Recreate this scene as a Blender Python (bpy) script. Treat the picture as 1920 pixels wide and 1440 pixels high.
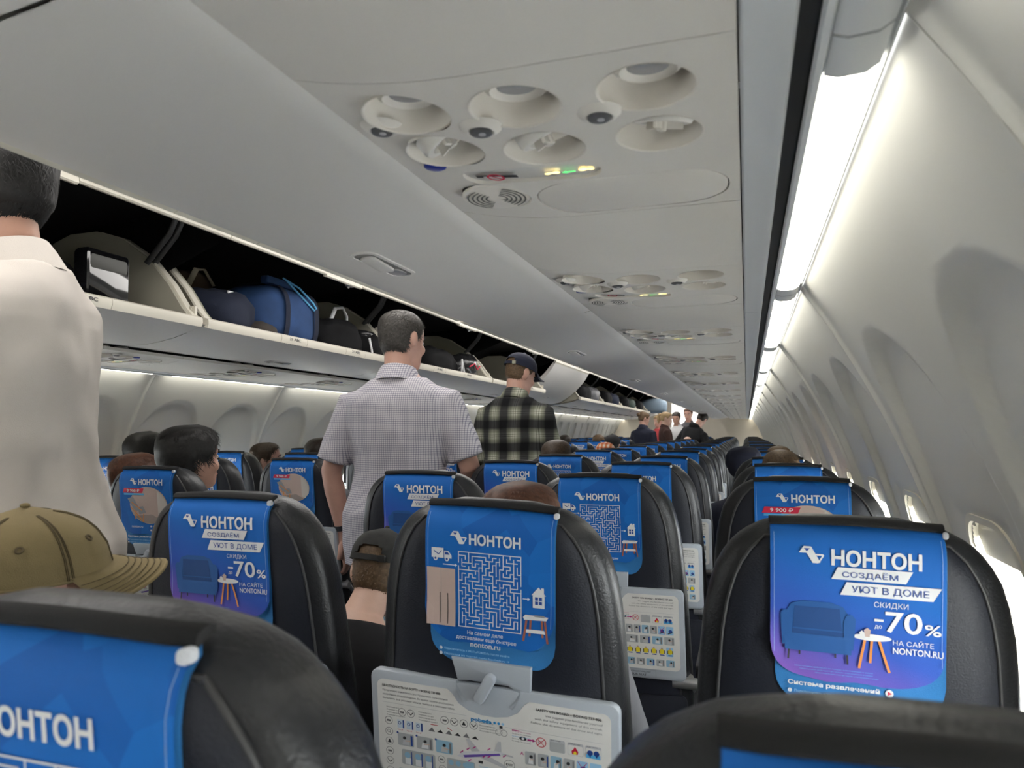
import bpy, bmesh, math, random
from mathutils import Vector, Matrix, Euler, noise
from mathutils.geometry import delaunay_2d_cdt
for o in list(bpy.data.objects): bpy.data.objects.remove(o)
SC = bpy.context.scene
COL = SC.collection
pi = math.pi
def rad(a): return a*pi/180
random.seed(7)

# ------------------------------------------------------------------ camera, world, exposure
camd = bpy.data.cameras.new('camera'); cam = bpy.data.objects.new('camera', camd); COL.objects.link(cam)
YAW, PITCH, ROLL = .316, .0672, -.0016
camd.sensor_width = 36; camd.lens = 1342/1920*36; camd.clip_start = .02; camd.clip_end = 200
cam.matrix_world = Matrix.Translation((0, 0, 1.25)) @ Matrix.Rotation(YAW, 4, 'Z') @ Matrix.Rotation(pi/2+PITCH, 4, 'X') @ Matrix.Rotation(ROLL, 4, 'Z')
camd.dof.use_dof = True; camd.dof.focus_distance = 1.9; camd.dof.aperture_fstop = 9.5
SC.camera = cam
vs = SC.view_settings; vs.view_transform = 'Standard'; vs.look = 'None'; vs.gamma = 1; vs.use_curve_mapping = False
vs.exposure = 0.38
W = bpy.data.worlds.new('daylight'); SC.world = W; W.use_nodes = True
bgn = W.node_tree.nodes['Background']; bgn.inputs[0].default_value = (1, .985, .955, 1); bgn.inputs[1].default_value = 20.0

X0 = -1.304                      # cabin centre line
Y_BACK, Y_FRONT = -2.6, 16.6

# ------------------------------------------------------------------ materials
MATS = {}
def nd(nt, typ, **kw):
    n = nt.nodes.new(typ)
    for k, v in kw.items():
        if k.startswith('i_'): n.inputs[k[2:].replace('_', ' ')].default_value = v
        else: setattr(n, k, v)
    return n
def mat(name, col, rough=.5, metal=0, spec=.5, bump=0, bscale=200, var=0, vscale=6, emis=None, estr=0, trans=0, sheen=0, coat=0):
    if name in MATS: return MATS[name]
    m = bpy.data.materials.new(name); m.use_nodes = True; nt = m.node_tree
    b = nt.nodes['Principled BSDF']; c = tuple(col)+(1,)
    b.inputs['Base Color'].default_value = c; b.inputs['Roughness'].default_value = rough
    b.inputs['Metallic'].default_value = metal; b.inputs['Specular IOR Level'].default_value = spec
    if coat: b.inputs['Coat Weight'].default_value = coat
    if sheen: b.inputs['Sheen Weight'].default_value = sheen
    if trans: b.inputs['Transmission Weight'].default_value = trans
    if emis: b.inputs['Emission Color'].default_value = tuple(emis)+(1,); b.inputs['Emission Strength'].default_value = estr
    tc = nd(nt, 'ShaderNodeTexCoord')
    if bump:
        n = nd(nt, 'ShaderNodeTexNoise'); n.inputs['Scale'].default_value = bscale; n.inputs['Detail'].default_value = 3
        nt.links.new(tc.outputs['Object'], n.inputs['Vector'])
        bp = nd(nt, 'ShaderNodeBump'); bp.inputs['Strength'].default_value = bump; bp.inputs['Distance'].default_value = .002
        nt.links.new(n.outputs['Fac'], bp.inputs['Height']); nt.links.new(bp.outputs['Normal'], b.inputs['Normal'])
    if var:
        n = nd(nt, 'ShaderNodeTexNoise'); n.inputs['Scale'].default_value = vscale; n.inputs['Detail'].default_value = 4
        nt.links.new(tc.outputs['Object'], n.inputs['Vector'])
        r = nd(nt, 'ShaderNodeValToRGB')
        r.color_ramp.elements[0].position = .3; r.color_ramp.elements[1].position = .7
        r.color_ramp.elements[0].color = tuple(max(0, x*(1-var)) for x in col)+(1,)
        r.color_ramp.elements[1].color = tuple(min(1, x*(1+var)) for x in col)+(1,)
        nt.links.new(n.outputs['Fac'], r.inputs['Fac']); nt.links.new(r.outputs['Color'], b.inputs['Base Color'])
    MATS[name] = m; return m

LEATHER = mat('dark leather', (.017, .018, .021), .38, bump=.35, bscale=260, var=.2, vscale=9)
FABRIC = mat('navy back panel', (.0085, .0105, .019), .55, bump=.3, bscale=420)
PIPING = mat('seat piping', (.05, .05, .052), .45)
BLACK = mat('black elastic', (.007, .007, .008), .85, bump=.4, bscale=900)
GREYP = mat('grey tray plastic', (.42, .46, .51), .38, var=.04)
CARD = mat('safety card paper', (.80, .79, .76), .45)
METAL = mat('brushed metal', (.55, .55, .56), .35, metal=.8)
DARKP = mat('dark plastic', (.02, .02, .024), .5)
PSUP = mat('service panel plastic', (.70, .67, .625), .5, bump=.06, bscale=700, var=.02)
WELLP = mat('well plastic', (.78, .74, .68), .42)
BINP = mat('bin plastic', (.66, .64, .615), .38, var=.015, vscale=3)
CREAM = mat('cream bin trim', (.74, .70, .60), .42)
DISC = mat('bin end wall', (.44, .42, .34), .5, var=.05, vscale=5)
WALLP = mat('sidewall panel', (.71, .70, .66), .5, bump=.12, bscale=520, var=.012, vscale=2)
RAILP = mat('bluish white rail', (.66, .68, .70), .4)
VOID = mat('black recess', (.004, .004, .005), .8)
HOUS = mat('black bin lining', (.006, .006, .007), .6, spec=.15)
RIVET = mat('rivet steel', (.75, .75, .75), .3)
STRIP = mat('light diffuser', (.9, .9, .85), .5, emis=(1, .97, .84), estr=4.4)
CEILL = mat('ceiling light diffuser', (.9, .9, .9), .5, emis=(1, .97, .93), estr=5.0)
CARPET = mat('carpet', (.03, .035, .05), .95, bump=.8, bscale=500)
BULK = mat('bulkhead laminate', (.66, .60, .51), .5, var=.02)
WHITE = mat('print white', (.78, .79, .80), .6)
PBLUE = mat('print deep blue', (.02, .07, .32), .6)
PRED = mat('print red', (.65, .012, .06), .6)
PORANGE = mat('print orange', (.75, .28, .06), .6)
PBEIGE = mat('print beige', (.55, .42, .37), .6)
PGREY = mat('print grey', (.30, .31, .33), .6)
PDARK = mat('print dark', (.03, .03, .035), .6)
PCHAIR = mat('print armchair blue', (.015, .10, .33), .6)
PLIGHT = mat('print light blue', (.10, .45, .80), .6)
PSKY = mat('print sky blue', (.35, .62, .85), .6)
PPINK = mat('print magenta', (.55, .02, .25), .6)
PYEL = mat('print yellow', (.85, .68, .03), .6)
PWOOD = mat('print wood', (.36, .12, .07), .6)
PGREEN = mat('print green', (.1, .6, .15), .6, emis=(.1, .9, .2), estr=1.2)
PAMBER = mat('lit sign amber', (.9, .7, .1), .6, emis=(1, .86, .36), estr=1.6)
BLUEB = mat('blue call button', (.01, .03, .30), .3)
WSTITCH = mat('pale stitching', (.35, .5, .75), .8)
COVLOW = mat('lower cover light blue', (.025, .19, .48), .75, bump=.3, bscale=900)

def cover_mat(name, kind):
    m = bpy.data.materials.new(name); m.use_nodes = True; nt = m.node_tree; b = nt.nodes['Principled BSDF']
    b.inputs['Roughness'].default_value = .7; b.inputs['Specular IOR Level'].default_value = .3
    tc = nd(nt, 'ShaderNodeTexCoord'); mp = nd(nt, 'ShaderNodeMapping'); nt.links.new(tc.outputs['Object'], mp.inputs['Vector'])
    if kind == 'facet':
        mp.inputs['Scale'].default_value = (1, .01, 1)
        v = nd(nt, 'ShaderNodeTexVoronoi'); v.inputs['Scale'].default_value = 19
        nt.links.new(mp.outputs['Vector'], v.inputs['Vector'])
        s = nd(nt, 'ShaderNodeSeparateColor'); nt.links.new(v.outputs['Color'], s.inputs['Color'])
        r = nd(nt, 'ShaderNodeValToRGB'); r.color_ramp.elements[0].color = (.008, .115, .45, 1); r.color_ramp.elements[1].color = (.010, .165, .57, 1)
        nt.links.new(s.outputs['Red'], r.inputs['Fac'])
    else:
        sx = nd(nt, 'ShaderNodeSeparateXYZ'); nt.links.new(tc.outputs['Object'], sx.inputs['Vector'])
        a = nd(nt, 'ShaderNodeMath', operation='MULTIPLY'); a.inputs[1].default_value = -1.6; nt.links.new(sx.outputs['X'], a.inputs[0])
        c = nd(nt, 'ShaderNodeMath', operation='MULTIPLY_ADD'); c.inputs[1].default_value = -4.2; c.inputs[2].default_value = 4.78
        nt.links.new(sx.outputs['Z'], c.inputs[0])
        d = nd(nt, 'ShaderNodeMath', operation='ADD'); nt.links.new(a.outputs[0], d.inputs[0]); nt.links.new(c.outputs[0], d.inputs[1])
        r = nd(nt, 'ShaderNodeValToRGB'); r.color_ramp.elements[0].color = (.01, .135, .50, 1); r.color_ramp.elements[1].color = (.22, .11, .50, 1)
        r.color_ramp.elements[0].position = .28; r.color_ramp.elements[1].position = .95
        e = r.color_ramp.elements.new(.62); e.color = (.035, .10, .48, 1)
        nt.links.new(d.outputs[0], r.inputs['Fac'])
    nt.links.new(r.outputs['Color'], b.inputs['Base Color'])
    n = nd(nt, 'ShaderNodeTexNoise'); n.inputs['Scale'].default_value = 900; nt.links.new(tc.outputs['Object'], n.inputs['Vector'])
    bp = nd(nt, 'ShaderNodeBump'); bp.inputs['Strength'].default_value = .25; bp.inputs['Distance'].default_value = .001
    nt.links.new(n.outputs['Fac'], bp.inputs['Height']); nt.links.new(bp.outputs['Normal'], b.inputs['Normal'])
    return m
COV_F = cover_mat('blue faceted cover', 'facet'); COV_P = cover_mat('blue to purple cover', 'purple')

def plaid_mat(name, base, stops_x, stops_z, px, pz, rough=.85, soft=False):
    """woven check: two crossing 1-D band patterns multiplied over the base colour"""
    m = bpy.data.materials.new(name); m.use_nodes = True; nt = m.node_tree; b = nt.nodes['Principled BSDF']
    b.inputs['Roughness'].default_value = rough; b.inputs['Specular IOR Level'].default_value = .2
    tc = nd(nt, 'ShaderNodeTexCoord'); sx = nd(nt, 'ShaderNodeSeparateXYZ')
    nz = nd(nt, 'ShaderNodeTexNoise'); nz.inputs['Scale'].default_value = 5
    nt.links.new(tc.outputs['Object'], nz.inputs['Vector'])
    mx = nd(nt, 'ShaderNodeMix', data_type='VECTOR'); mx.inputs['Factor'].default_value = .018 if soft else .006
    nt.links.new(tc.outputs['Object'], mx.inputs[4]); nt.links.new(nz.outputs['Color'], mx.inputs[5])
    nt.links.new(mx.outputs[1], sx.inputs['Vector'])
    outs = []
    for ax, per, st in (('X', px, stops_x), ('Z', pz, stops_z)):
        d = nd(nt, 'ShaderNodeMath', operation='DIVIDE'); d.inputs[1].default_value = per; nt.links.new(sx.outputs[ax], d.inputs[0])
        f = nd(nt, 'ShaderNodeMath', operation='FRACT'); nt.links.new(d.outputs[0], f.inputs[0])
        r = nd(nt, 'ShaderNodeValToRGB'); cr = r.color_ramp
        while len(cr.elements) > 1: cr.elements.remove(cr.elements[-1])
        cr.elements[0].position = st[0][0]; cr.elements[0].color = tuple(st[0][1])+(1,)
        for p, c in st[1:]:
            e = cr.elements.new(p); e.color = tuple(c)+(1,)
        nt.links.new(f.outputs[0], r.inputs['Fac']); outs.append(r)
    mul = nd(nt, 'ShaderNodeMix', data_type='RGBA', blend_type='MULTIPLY'); mul.inputs['Factor'].default_value = 1
    nt.links.new(outs[0].outputs['Color'], mul.inputs[6]); nt.links.new(outs[1].outputs['Color'], mul.inputs[7])
    m2 = nd(nt, 'ShaderNodeMix', data_type='RGBA', blend_type='MULTIPLY'); m2.inputs['Factor'].default_value = 1
    nt.links.new(mul.outputs[2], m2.inputs[6]); m2.inputs[7].default_value = tuple(base)+(1,)
    nt.links.new(m2.outputs[2], b.inputs['Base Color'])
    return m

# ------------------------------------------------------------------ mesh builder
class MB:
    def __init__(s): s.v = []; s.f = []; s.m = []
    def add(s, vs, fs, mi=0):
        o = len(s.v); s.v += [tuple(v) for v in vs]
        for f in fs: s.f.append(tuple(i+o for i in f)); s.m.append(mi)
        return s
    def box(s, c, d, mi=0, M=None):
        x, y, z = c; a, b, e = (k/2 for k in d)
        vs = [Vector((x+i*a, y+j*b, z+k*e)) for i in (-1, 1) for j in (-1, 1) for k in (-1, 1)]
        if M: vs = [M @ v for v in vs]
        return s.add(vs, [(0, 1, 3, 2), (4, 6, 7, 5), (0, 4, 5, 1), (2, 3, 7, 6), (0, 2, 6, 4), (1, 5, 7, 3)], mi)
    def loft(s, rings, closed=True, cap0=True, cap1=True, mi=0):
        n = len(rings[0]); vs = [p for r in rings for p in r]; fs = []
        for i in range(len(rings)-1):
            for j in range(n if closed else n-1):
                k = (j+1) % n; fs.append((i*n+j, i*n+k, (i+1)*n+k, (i+1)*n+j))
        if cap0: fs.append(tuple(range(n-1, -1, -1)))
        if cap1: fs.append(tuple(range((len(rings)-1)*n, len(rings)*n)))
        return s.add(vs, fs, mi)
    def tube(s, path, r, n=10, cap=True, mi=0, ry=None):
        path = [Vector(p) for p in path]; rings = []; up = None
        for i, p in enumerate(path):
            t = (path[min(i+1, len(path)-1)]-path[max(i-1, 0)]).normalized()
            if up is None: up = t.orthogonal().normalized()
            up = (up-t*up.dot(t)).normalized(); sd = t.cross(up)
            rr = r[i] if isinstance(r, (list, tuple)) else r; r2 = rr if ry is None else ry
            rings.append([p+up*math.cos(2*pi*k/n)*rr+sd*math.sin(2*pi*k/n)*r2 for k in range(n)])
        return s.loft(rings, True, cap, cap, mi)
    def lathe(s, prof, n=24, M=None, mi=0, cap0=False, cap1=False):
        rings = [[Vector((r*math.cos(2*pi*k/n), r*math.sin(2*pi*k/n), z)) for k in range(n)] for r, z in prof]
        if M: rings = [[M @ p for p in r] for r in rings]
        return s.loft(rings, True, cap0, cap1, mi)
    def ell(s, c, r, nu=16, nv=10, M=None, mi=0):
        c = Vector(c); rings = []
        for i in range(1, nv):
            a = -pi/2+pi*i/nv
            rings.append([Vector((math.cos(a)*math.cos(2*pi*k/nu)*r[0], math.cos(a)*math.sin(2*pi*k/nu)*r[1], math.sin(a)*r[2])) for k in range(nu)])
        if M: rings = [[M @ p for p in q] for q in rings]
        b = Vector((0, 0, -r[2])); t = Vector((0, 0, r[2]))
        if M: b = M @ b; t = M @ t
        vs = [b+c]+[p+c for q in rings for p in q]+[t+c]; fs = []
        for k in range(nu): fs.append((0, 1+(k+1) % nu, 1+k))
        for i in range(nv-2):
            for k in range(nu):
                k2 = (k+1) % nu; fs.append((1+i*nu+k, 1+i*nu+k2, 1+(i+1)*nu+k2, 1+(i+1)*nu+k))
        L = len(vs)-1
        for k in range(nu): fs.append((L, 1+(nv-2)*nu+k, 1+(nv-2)*nu+(k+1) % nu))
        return s.add(vs, fs, mi)
    def grid(s, fn, us, vv, mi=0, skip=None):
        nu = len(us); vs = [fn(u, v) for v in vv for u in us]; fs = []
        for j in range(len(vv)-1):
            for i in range(nu-1):
                if skip and skip((us[i]+us[i+1])/2, (vv[j]+vv[j+1])/2): continue
                fs.append((j*nu+i, j*nu+i+1, (j+1)*nu+i+1, (j+1)*nu+i))
        return s.add(vs, fs, mi)
    def prism(s, out, fn, d, bev=0, mi=0):
        """outline (2-D, ccw) extruded; fn(u,v,w) -> 3-D, w = 0..d, edges chamfered by bev"""
        def ins(b):
            if b == 0: return out
            r = []; n = len(out)
            for i in range(n):
                p0, p1, p2 = Vector(out[i-1]), Vector(out[i]), Vector(out[(i+1) % n])
                e1 = (p1-p0).normalized(); e2 = (p2-p1).normalized()
                n1 = Vector((-e1.y, e1.x)); n2 = Vector((-e2.y, e2.x)); q = (n1+n2)
                q = q.normalized() if q.length > 1e-6 else n1
                r.append(tuple(p1+q*b/max(.5, q.dot(n1))))
            return r
        lv = [(0, 0), (d, 0)] if not bev else [(0, bev), (bev*.3, bev*.3), (bev, 0), (d-bev, 0), (d-bev*.3, bev*.3), (d, bev)]
        rings = [[fn(u, v, w) for u, v in ins(b)] for w, b in lv]
        return s.loft(rings, True, True, True, mi)
    def build(s, name, mats, parent=None, smooth=True, ang=40, loc=None):
        me = bpy.data.meshes.new(name); me.from_pydata(s.v, [], s.f); return finish(name, me, mats, parent, smooth, ang, s.m, loc)
def finish(name, me, mats, parent=None, smooth=True, ang=40, mi=None, loc=None):
    if not isinstance(mats, (list, tuple)): mats = [mats]
    for m in mats: me.materials.append(m)
    if mi and len(mats) > 1: me.polygons.foreach_set('material_index', mi)
    bm = bmesh.new(); bm.from_mesh(me); bmesh.ops.recalc_face_normals(bm, faces=bm.faces); bm.to_mesh(me); bm.free()
    if smooth:
        me.polygons.foreach_set('use_smooth', [True]*len(me.polygons)); me.set_sharp_from_angle(angle=rad(ang))
    me.update()
    o = bpy.data.objects.new(name, me); COL.objects.link(o)
    if parent: o.parent = parent
    if loc: o.location = loc
    return o
def empty(name, loc=(0, 0, 0), rz=0):
    o = bpy.data.objects.new(name, None); COL.objects.link(o); o.location = loc; o.rotation_euler = (0, 0, rz); o.empty_display_size = .1; return o
def tag(o, label, cat, group=None):
    o['label'] = label; o['category'] = cat
    if group: o['group'] = group
    return o
def struct(o): o['kind'] = 'structure'; return o
def copy_tree(o, parent=None):
    c = o.copy(); COL.objects.link(c)
    if parent: c.parent = parent
    for ch in o.children: copy_tree(ch, c)
    return c
TS = bpy.data.scenes.new('workbench')      # side scene so that evaluating one mesh does not touch the whole cabin
def evalmesh(o):
    TS.collection.objects.link(o)
    with bpy.context.temp_override(scene=TS, view_layer=TS.view_layers[0]): dg = bpy.context.evaluated_depsgraph_get()
    return bpy.data.meshes.new_from_object(o.evaluated_get(dg))
def remesh(mb, voxel, sm=4, fac=.5):
    me = bpy.data.meshes.new('tmp'); me.from_pydata(mb.v, [], mb.f)
    bm = bmesh.new(); bm.from_mesh(me); bmesh.ops.recalc_face_normals(bm, faces=bm.faces); bm.to_mesh(me); bm.free()
    o = bpy.data.objects.new('tmp', me)
    m = o.modifiers.new('r', 'REMESH'); m.mode = 'VOXEL'; m.voxel_size = voxel
    if sm: m = o.modifiers.new('s', 'SMOOTH'); m.iterations = sm; m.factor = fac
    r = evalmesh(o)
    bpy.data.objects.remove(o); bpy.data.meshes.remove(me); r.materials.clear(); return r
def rrect(x0, x1, y0, y1, r, n=6):
    p = []
    for cx, cy, a in ((x1-r, y1-r, 0), (x0+r, y1-r, 90), (x0+r, y0+r, 180), (x1-r, y0+r, 270)):
        for i in range(n+1):
            t = rad(a+90*i/n); p.append((cx+r*math.cos(t), cy+r*math.sin(t)))
    return p
def lerp(x, xs, ys):
    if x <= xs[0]: return ys[0]
    for i in range(len(xs)-1):
        if x <= xs[i+1]: return ys[i]+(ys[i+1]-ys[i])*(x-xs[i])/(xs[i+1]-xs[i])
    return ys[-1]
def sstep(a, b, x):
    t = max(0, min(1, (x-a)/(b-a))); return t*t*(3-2*t)
def frange(a, b, n): return [a+(b-a)*i/n for i in range(n+1)]
NUM = ['nearest', 'second', 'third', 'fourth', 'fifth', 'sixth', 'seventh', 'eighth', 'ninth', 'tenth', 'eleventh', 'twelfth', 'thirteenth', 'fourteenth',
       'fifteenth', 'sixteenth', 'seventeenth', 'eighteenth', 'nineteenth', 'twentieth', 'twenty-first', 'twenty-second', 'twenty-third', 'twenty-fourth', 'twenty-fifth']

# flat artwork: polygons and lettering laid out in (u, v-down) metres, then mapped onto a surface
_tc = {}
def text_mesh(txt, bold):
    k = (txt, bold)
    if k in _tc: return _tc[k]
    cu = bpy.data.curves.new('t', 'FONT'); cu.body = txt; cu.size = 1; cu.resolution_u = 3; cu.offset = bold; cu.fill_mode = 'FRONT'
    o = bpy.data.objects.new('t', cu); me = evalmesh(o)
    vs = [(v.co.x, v.co.y) for v in me.vertices]; fs = [tuple(p.vertices) for p in me.polygons]
    bpy.data.objects.remove(o); bpy.data.curves.remove(cu); bpy.data.meshes.remove(me)
    xs = [v[0] for v in vs]; ys = [v[1] for v in vs]
    x0, x1, y0, y1 = min(xs), max(xs), min(ys), max(ys)
    _tc[k] = ([((x-x0), (y-y0)) for x, y in vs], fs, x1-x0, y1-y0); return _tc[k]
class Art:
    def __init__(s): s.it = []; s.mats = []
    def mi(s, m):
        if m not in s.mats: s.mats.append(m)
        return s.mats.index(m)
    def poly(s, pts, m, lay=1): s.it.append((list(pts), [tuple(range(len(pts)))], s.mi(m), lay)); return s
    def rect(s, x, y, w, h, m, lay=1): return s.poly([(x, y), (x+w, y), (x+w, y+h), (x, y+h)], m, lay)
    def circ(s, x, y, r, m, lay=1, ry=None, n=20, hole=0):
        ry = ry or r
        o = [(x+r*math.cos(2*pi*i/n), y+ry*math.sin(2*pi*i/n)) for i in range(n)]
        if not hole: return s.poly(o, m, lay)
        i_ = [(x+(r-hole)*math.cos(2*pi*i/n), y+(ry-hole)*math.sin(2*pi*i/n)) for i in range(n)]
        s.it.append((o+i_, [(i, (i+1) % n, n+(i+1) % n, n+i) for i in range(n)], s.mi(m), lay)); return s
    def line(s, x0, y0, x1, y1, w, m, lay=1):
        dx, dy = x1-x0, y1-y0; L = math.hypot(dx, dy) or 1; nx, ny = -dy/L*w/2, dx/L*w/2
        return s.poly([(x0+nx, y0+ny), (x1+nx, y1+ny), (x1-nx, y1-ny), (x0-nx, y0-ny)], m, lay)
    def text(s, txt, x, y, m, w=None, h=None, bold=.0, lay=2, right=False):
        """x,y = top left corner in the artwork; w and/or h fix the size"""
        vs, fs, tw, th = text_mesh(txt, bold)
        sx = w/tw if w else h/th
        sy = h/th if h else sx
        if right: x = x-tw*sx
        s.it.append(([(x+a*sx, y+(th-b)*sy) for a, b in vs], fs, s.mi(m), lay)); return s
    def build(s, name, fn, parent, cuts_u=(), cuts_v=(), step=.0004, base=.0006):
        bm = bmesh.new(); lay = bm.verts.layers.float.new('lay')
        for vs, fs, mi, ly in s.it:
            bv = []
            for a, b in vs:
                q = bm.verts.new((a, b, 0)); q[lay] = ly; bv.append(q)
            for f in fs:
                try: bm.faces.new([bv[i] for i in f]).material_index = mi
                except ValueError: pass
        for c in cuts_u: bmesh.ops.bisect_plane(bm, geom=bm.verts[:]+bm.edges[:]+bm.faces[:], plane_co=(c, 0, 0), plane_no=(1, 0, 0))
        for c in cuts_v: bmesh.ops.bisect_plane(bm, geom=bm.verts[:]+bm.edges[:]+bm.faces[:], plane_co=(0, c, 0), plane_no=(0, 1, 0))
        for q in bm.verts: q.co = fn(q.co.x, q.co.y, base+step*q[lay])
        me = bpy.data.meshes.new(name); bm.to_mesh(me); bm.free()
        for m in s.mats: me.materials.append(m)
        o = bpy.data.objects.new(name, me); COL.objects.link(o)
        if parent: o.parent = parent
        return o
# ------------------------------------------------------------------ the cabin shell
def xw(z): return X0+math.sqrt(max(.01, 1.715**2-(z-.58)**2))
PW = 1.016                       # one sidewall panel = two windows
WZ0, WZ1, WHW = .765, 1.105, .118
def reveal(y, z):
    d = 0
    for yc in (.254, .762):
        dy = abs(y-yc)
        if dy > .254: continue
        if z > 1.10: dist = (1-((dy/.228)**2.2+((z-1.10)/.318)**2.2)**(1/2.2))*.25
        else: dist = .228-dy
        d = lerp(z, [.62, .80, 1.08, 1.25, 1.415], [.0, .010, .014, .020, .026])*sstep(0, .012, dist)
        # soft bulged lip right around the opening
        q = max(dy-WHW, z-WZ1, WZ0-z)
        if q < .03: d += .006*sstep(.03, .0, q)
        if d: return d
    return d
def wall_fn(y, z):
    e = min(y, PW-y)
    return (xw(z)+reveal(y, z)-.008*math.exp(-(e/.007)**2)+(.009 if e < .0012 else 0), y, z)
us = [0, .0012, .003, .0055, .009, .014]+frange(.02, PW-.02, 122)+[PW-.014, PW-.009, PW-.0055, PW-.003, PW-.0012, PW]
vv = frange(-.03, .7, 14)+frange(.71, 1.545, 104)[0:]
def inwin(y, z):
    for yc in (.254, .762):
        dy, dz = abs(y-yc), abs(z-(WZ0+WZ1)/2); hy, hz, r = WHW-.004, (WZ1-WZ0)/2-.004, .07
        if dy < hy and dz < hz:
            if dy < hy-r or dz < hz-r or math.hypot(dy-hy+r, dz-hz+r) < r: return True
    return False
wm = MB().grid(wall_fn, us, vv, skip=inwin)
wr = struct(wm.build('wall_right', WALLP, ang=60)); wl = struct(wr.copy()); wl.name = 'wall_left'; COL.objects.link(wl)
RY0, LY0 = .535-4*PW, .725-4*PW
def mirror(o): o.scale = (-1, 1, 1); o.location.x = 2*X0; return o
wr.location.y = RY0; wl.location.y = LY0; mirror(wl)
for k in range(1, 21):
    a = wr.copy(); COL.objects.link(a); a.location.y = RY0+PW*k
    b = wl.copy(); COL.objects.link(b); b.location.y = LY0+PW*k
# windows: bezel, recessed sleeve, drawn-up shade edge and outer pane
def win_pt(out, off):
    return [(xw(z)+reveal(.254+y, z)+off if off is not None else 0, y, z) for y, z in out]
zc = (WZ0+WZ1)/2
o1 = rrect(-WHW-.012, WHW+.012, WZ0-.012, WZ1+.012, .08, 8); o2 = rrect(-WHW, WHW, WZ0, WZ1, .07, 8); o3 = rrect(-WHW+.012, WHW-.012, WZ0+.012, WZ1-.012, .06, 8)
wf = MB().loft([win_pt(o1, .0), win_pt(o1, -.004), win_pt(o2, -.005), win_pt(o2, .012), win_pt(o3, .055), win_pt(o3, .07)], True, False, False)
W0 = struct(wf.build('window_1', CREAM)); W0.location = (0, RY0+.254, 0)
GLASS = bpy.data.materials.new('window pane'); GLASS.use_nodes = True
_nt = GLASS.node_tree; _nt.nodes.remove(_nt.nodes['Principled BSDF'])
_t = nd(_nt, 'ShaderNodeBsdfTransparent'); _t.inputs[0].default_value = (.92, .95, .97, 1); _g = nd(_nt, 'ShaderNodeBsdfGlossy'); _g.inputs['Roughness'].default_value = .03
_mx = nd(_nt, 'ShaderNodeMixShader'); _mx.inputs[0].default_value = .07
_nt.links.new(_t.outputs[0], _mx.inputs[1]); _nt.links.new(_g.outputs[0], _mx.inputs[2]); _nt.links.new(_mx.outputs[0], _nt.nodes['Material Output'].inputs['Surface'])
pn = MB().loft([win_pt(o3, .060), win_pt(o3, .064)])
P0 = pn.build('pane', GLASS, W0)
shade = MB().loft([[(xw(z)+.030, y, z) for y, z in ((-.105, WZ1-.005), (.105, WZ1-.005))], [(xw(z)+.030, y, z) for y, z in ((-.105, WZ1-.06), (.105, WZ1-.06))],
                   [(xw(z)+.036, y, z) for y, z in ((-.105, WZ1-.06), (.105, WZ1-.06))]], False, False, False)
shade.build('shade_edge', CREAM, W0)
wi = 1
for k in range(21):
    for yc in (.254, .762):
        for side in (0, 1):
            if wi > 1:
                w = copy_tree(W0); w.name = 'window_%d' % wi
            else: w = W0
            w.location.y = (RY0, LY0)[side]+PW*k+yc
            if side: mirror(w)
            wi += 1
# floor, bulkheads, ceiling
def extr(prof, y0, y1, name, m, closed=True, smooth=True, ang=35):
    return MB().loft([[(x, y, z) for x, z in prof] for y in (y0, y1)], closed, closed, closed).build(name, m, None, smooth, ang)
struct(extr([(X0-1.66, -.03), (X0+1.66, -.03), (X0+1.66, .0), (X0-1.66, .0)], Y_BACK-.5, 19, 'floor', CARPET))
cp = [(.125, 1.56), (.20, 1.90), (-.05, 2.18), (-.70, 2.22), (-.89, 2.10), (-.862, 1.975), (-.885, 1.972), (-.93, 2.05), (-1.06, 2.10), (-1.304, 2.115)]
cp = cp+[(2*X0-x, z) for x, z in reversed(cp[:-1])]
cpo = [(x, z+.03) for x, z in cp]
struct(extr(cp+cpo[::-1], Y_BACK-.5, 19, 'ceiling', mat('ceiling panel', (.72, .72, .71), .5)))
struct(MB().box((X0, Y_BACK, 1.1), (3.6, .05, 2.4)).build('wall_back', BULK))
bw = MB()
bw.box((-.30, Y_FRONT, 1.06), (1.40, .06, 2.14)); bw.box((-2.30, Y_FRONT, 1.06), (1.38, .06, 2.14)); bw.box((X0, Y_FRONT, 2.06), (.7, .06, .14))
struct(bw.build('wall_front', BULK))
struct(MB().box((X0, 18.9, 1.1), (3.6, .05, 2.4)).build('wall_front_galley', mat('galley panel', (.75, .75, .73), .4)))
# rails, black slot and valance along both service-panel edges
for s in (0, 1):
    fx = (lambda x: x) if not s else (lambda x: 2*X0-x)
    r = MB()
    seams = [.345-1.43*3+1.43*i for i in range(17)]
    for a, b in zip(seams[:-1], seams[1:]):
        pr = [(.001, 1.5365), (.004, 1.5335), (.026, 1.5325), (.031, 1.530), (.037, 1.530), (.040, 1.534), (.040, 1.575), (.001, 1.575)]
        r.loft([[(fx(x), y, z) for x, z in pr] for y in (a+.0012, b-.0012)])
    struct(r.build('trim_%d' % (1+4*s), RAILP))
    struct(extr([(fx(.0395), 1.5345), (fx(.0545), 1.5345), (fx(.0545), 1.585), (fx(.0395), 1.585)], Y_BACK, 18.6, 'trim_%d' % (2+4*s), VOID))
    struct(extr([(fx(x), z) for x, z in [(.0545, 1.580), (.0545, 1.531), (.0565, 1.528), (.0615, 1.528), (.0635, 1.531), (.0635, 1.58)]], Y_BACK, 18.6, 'trim_%d' % (3+4*s), RAILP))
    struct(extr([(fx(x), z) for x, z in [(.1065, 1.580), (.106, 1.542), (.109, 1.5385), (.1115, 1.5400), (.116, 1.56), (.116, 1.58)]], Y_BACK, 18.6, 'trim_%d' % (4+4*s), RAILP))
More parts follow.
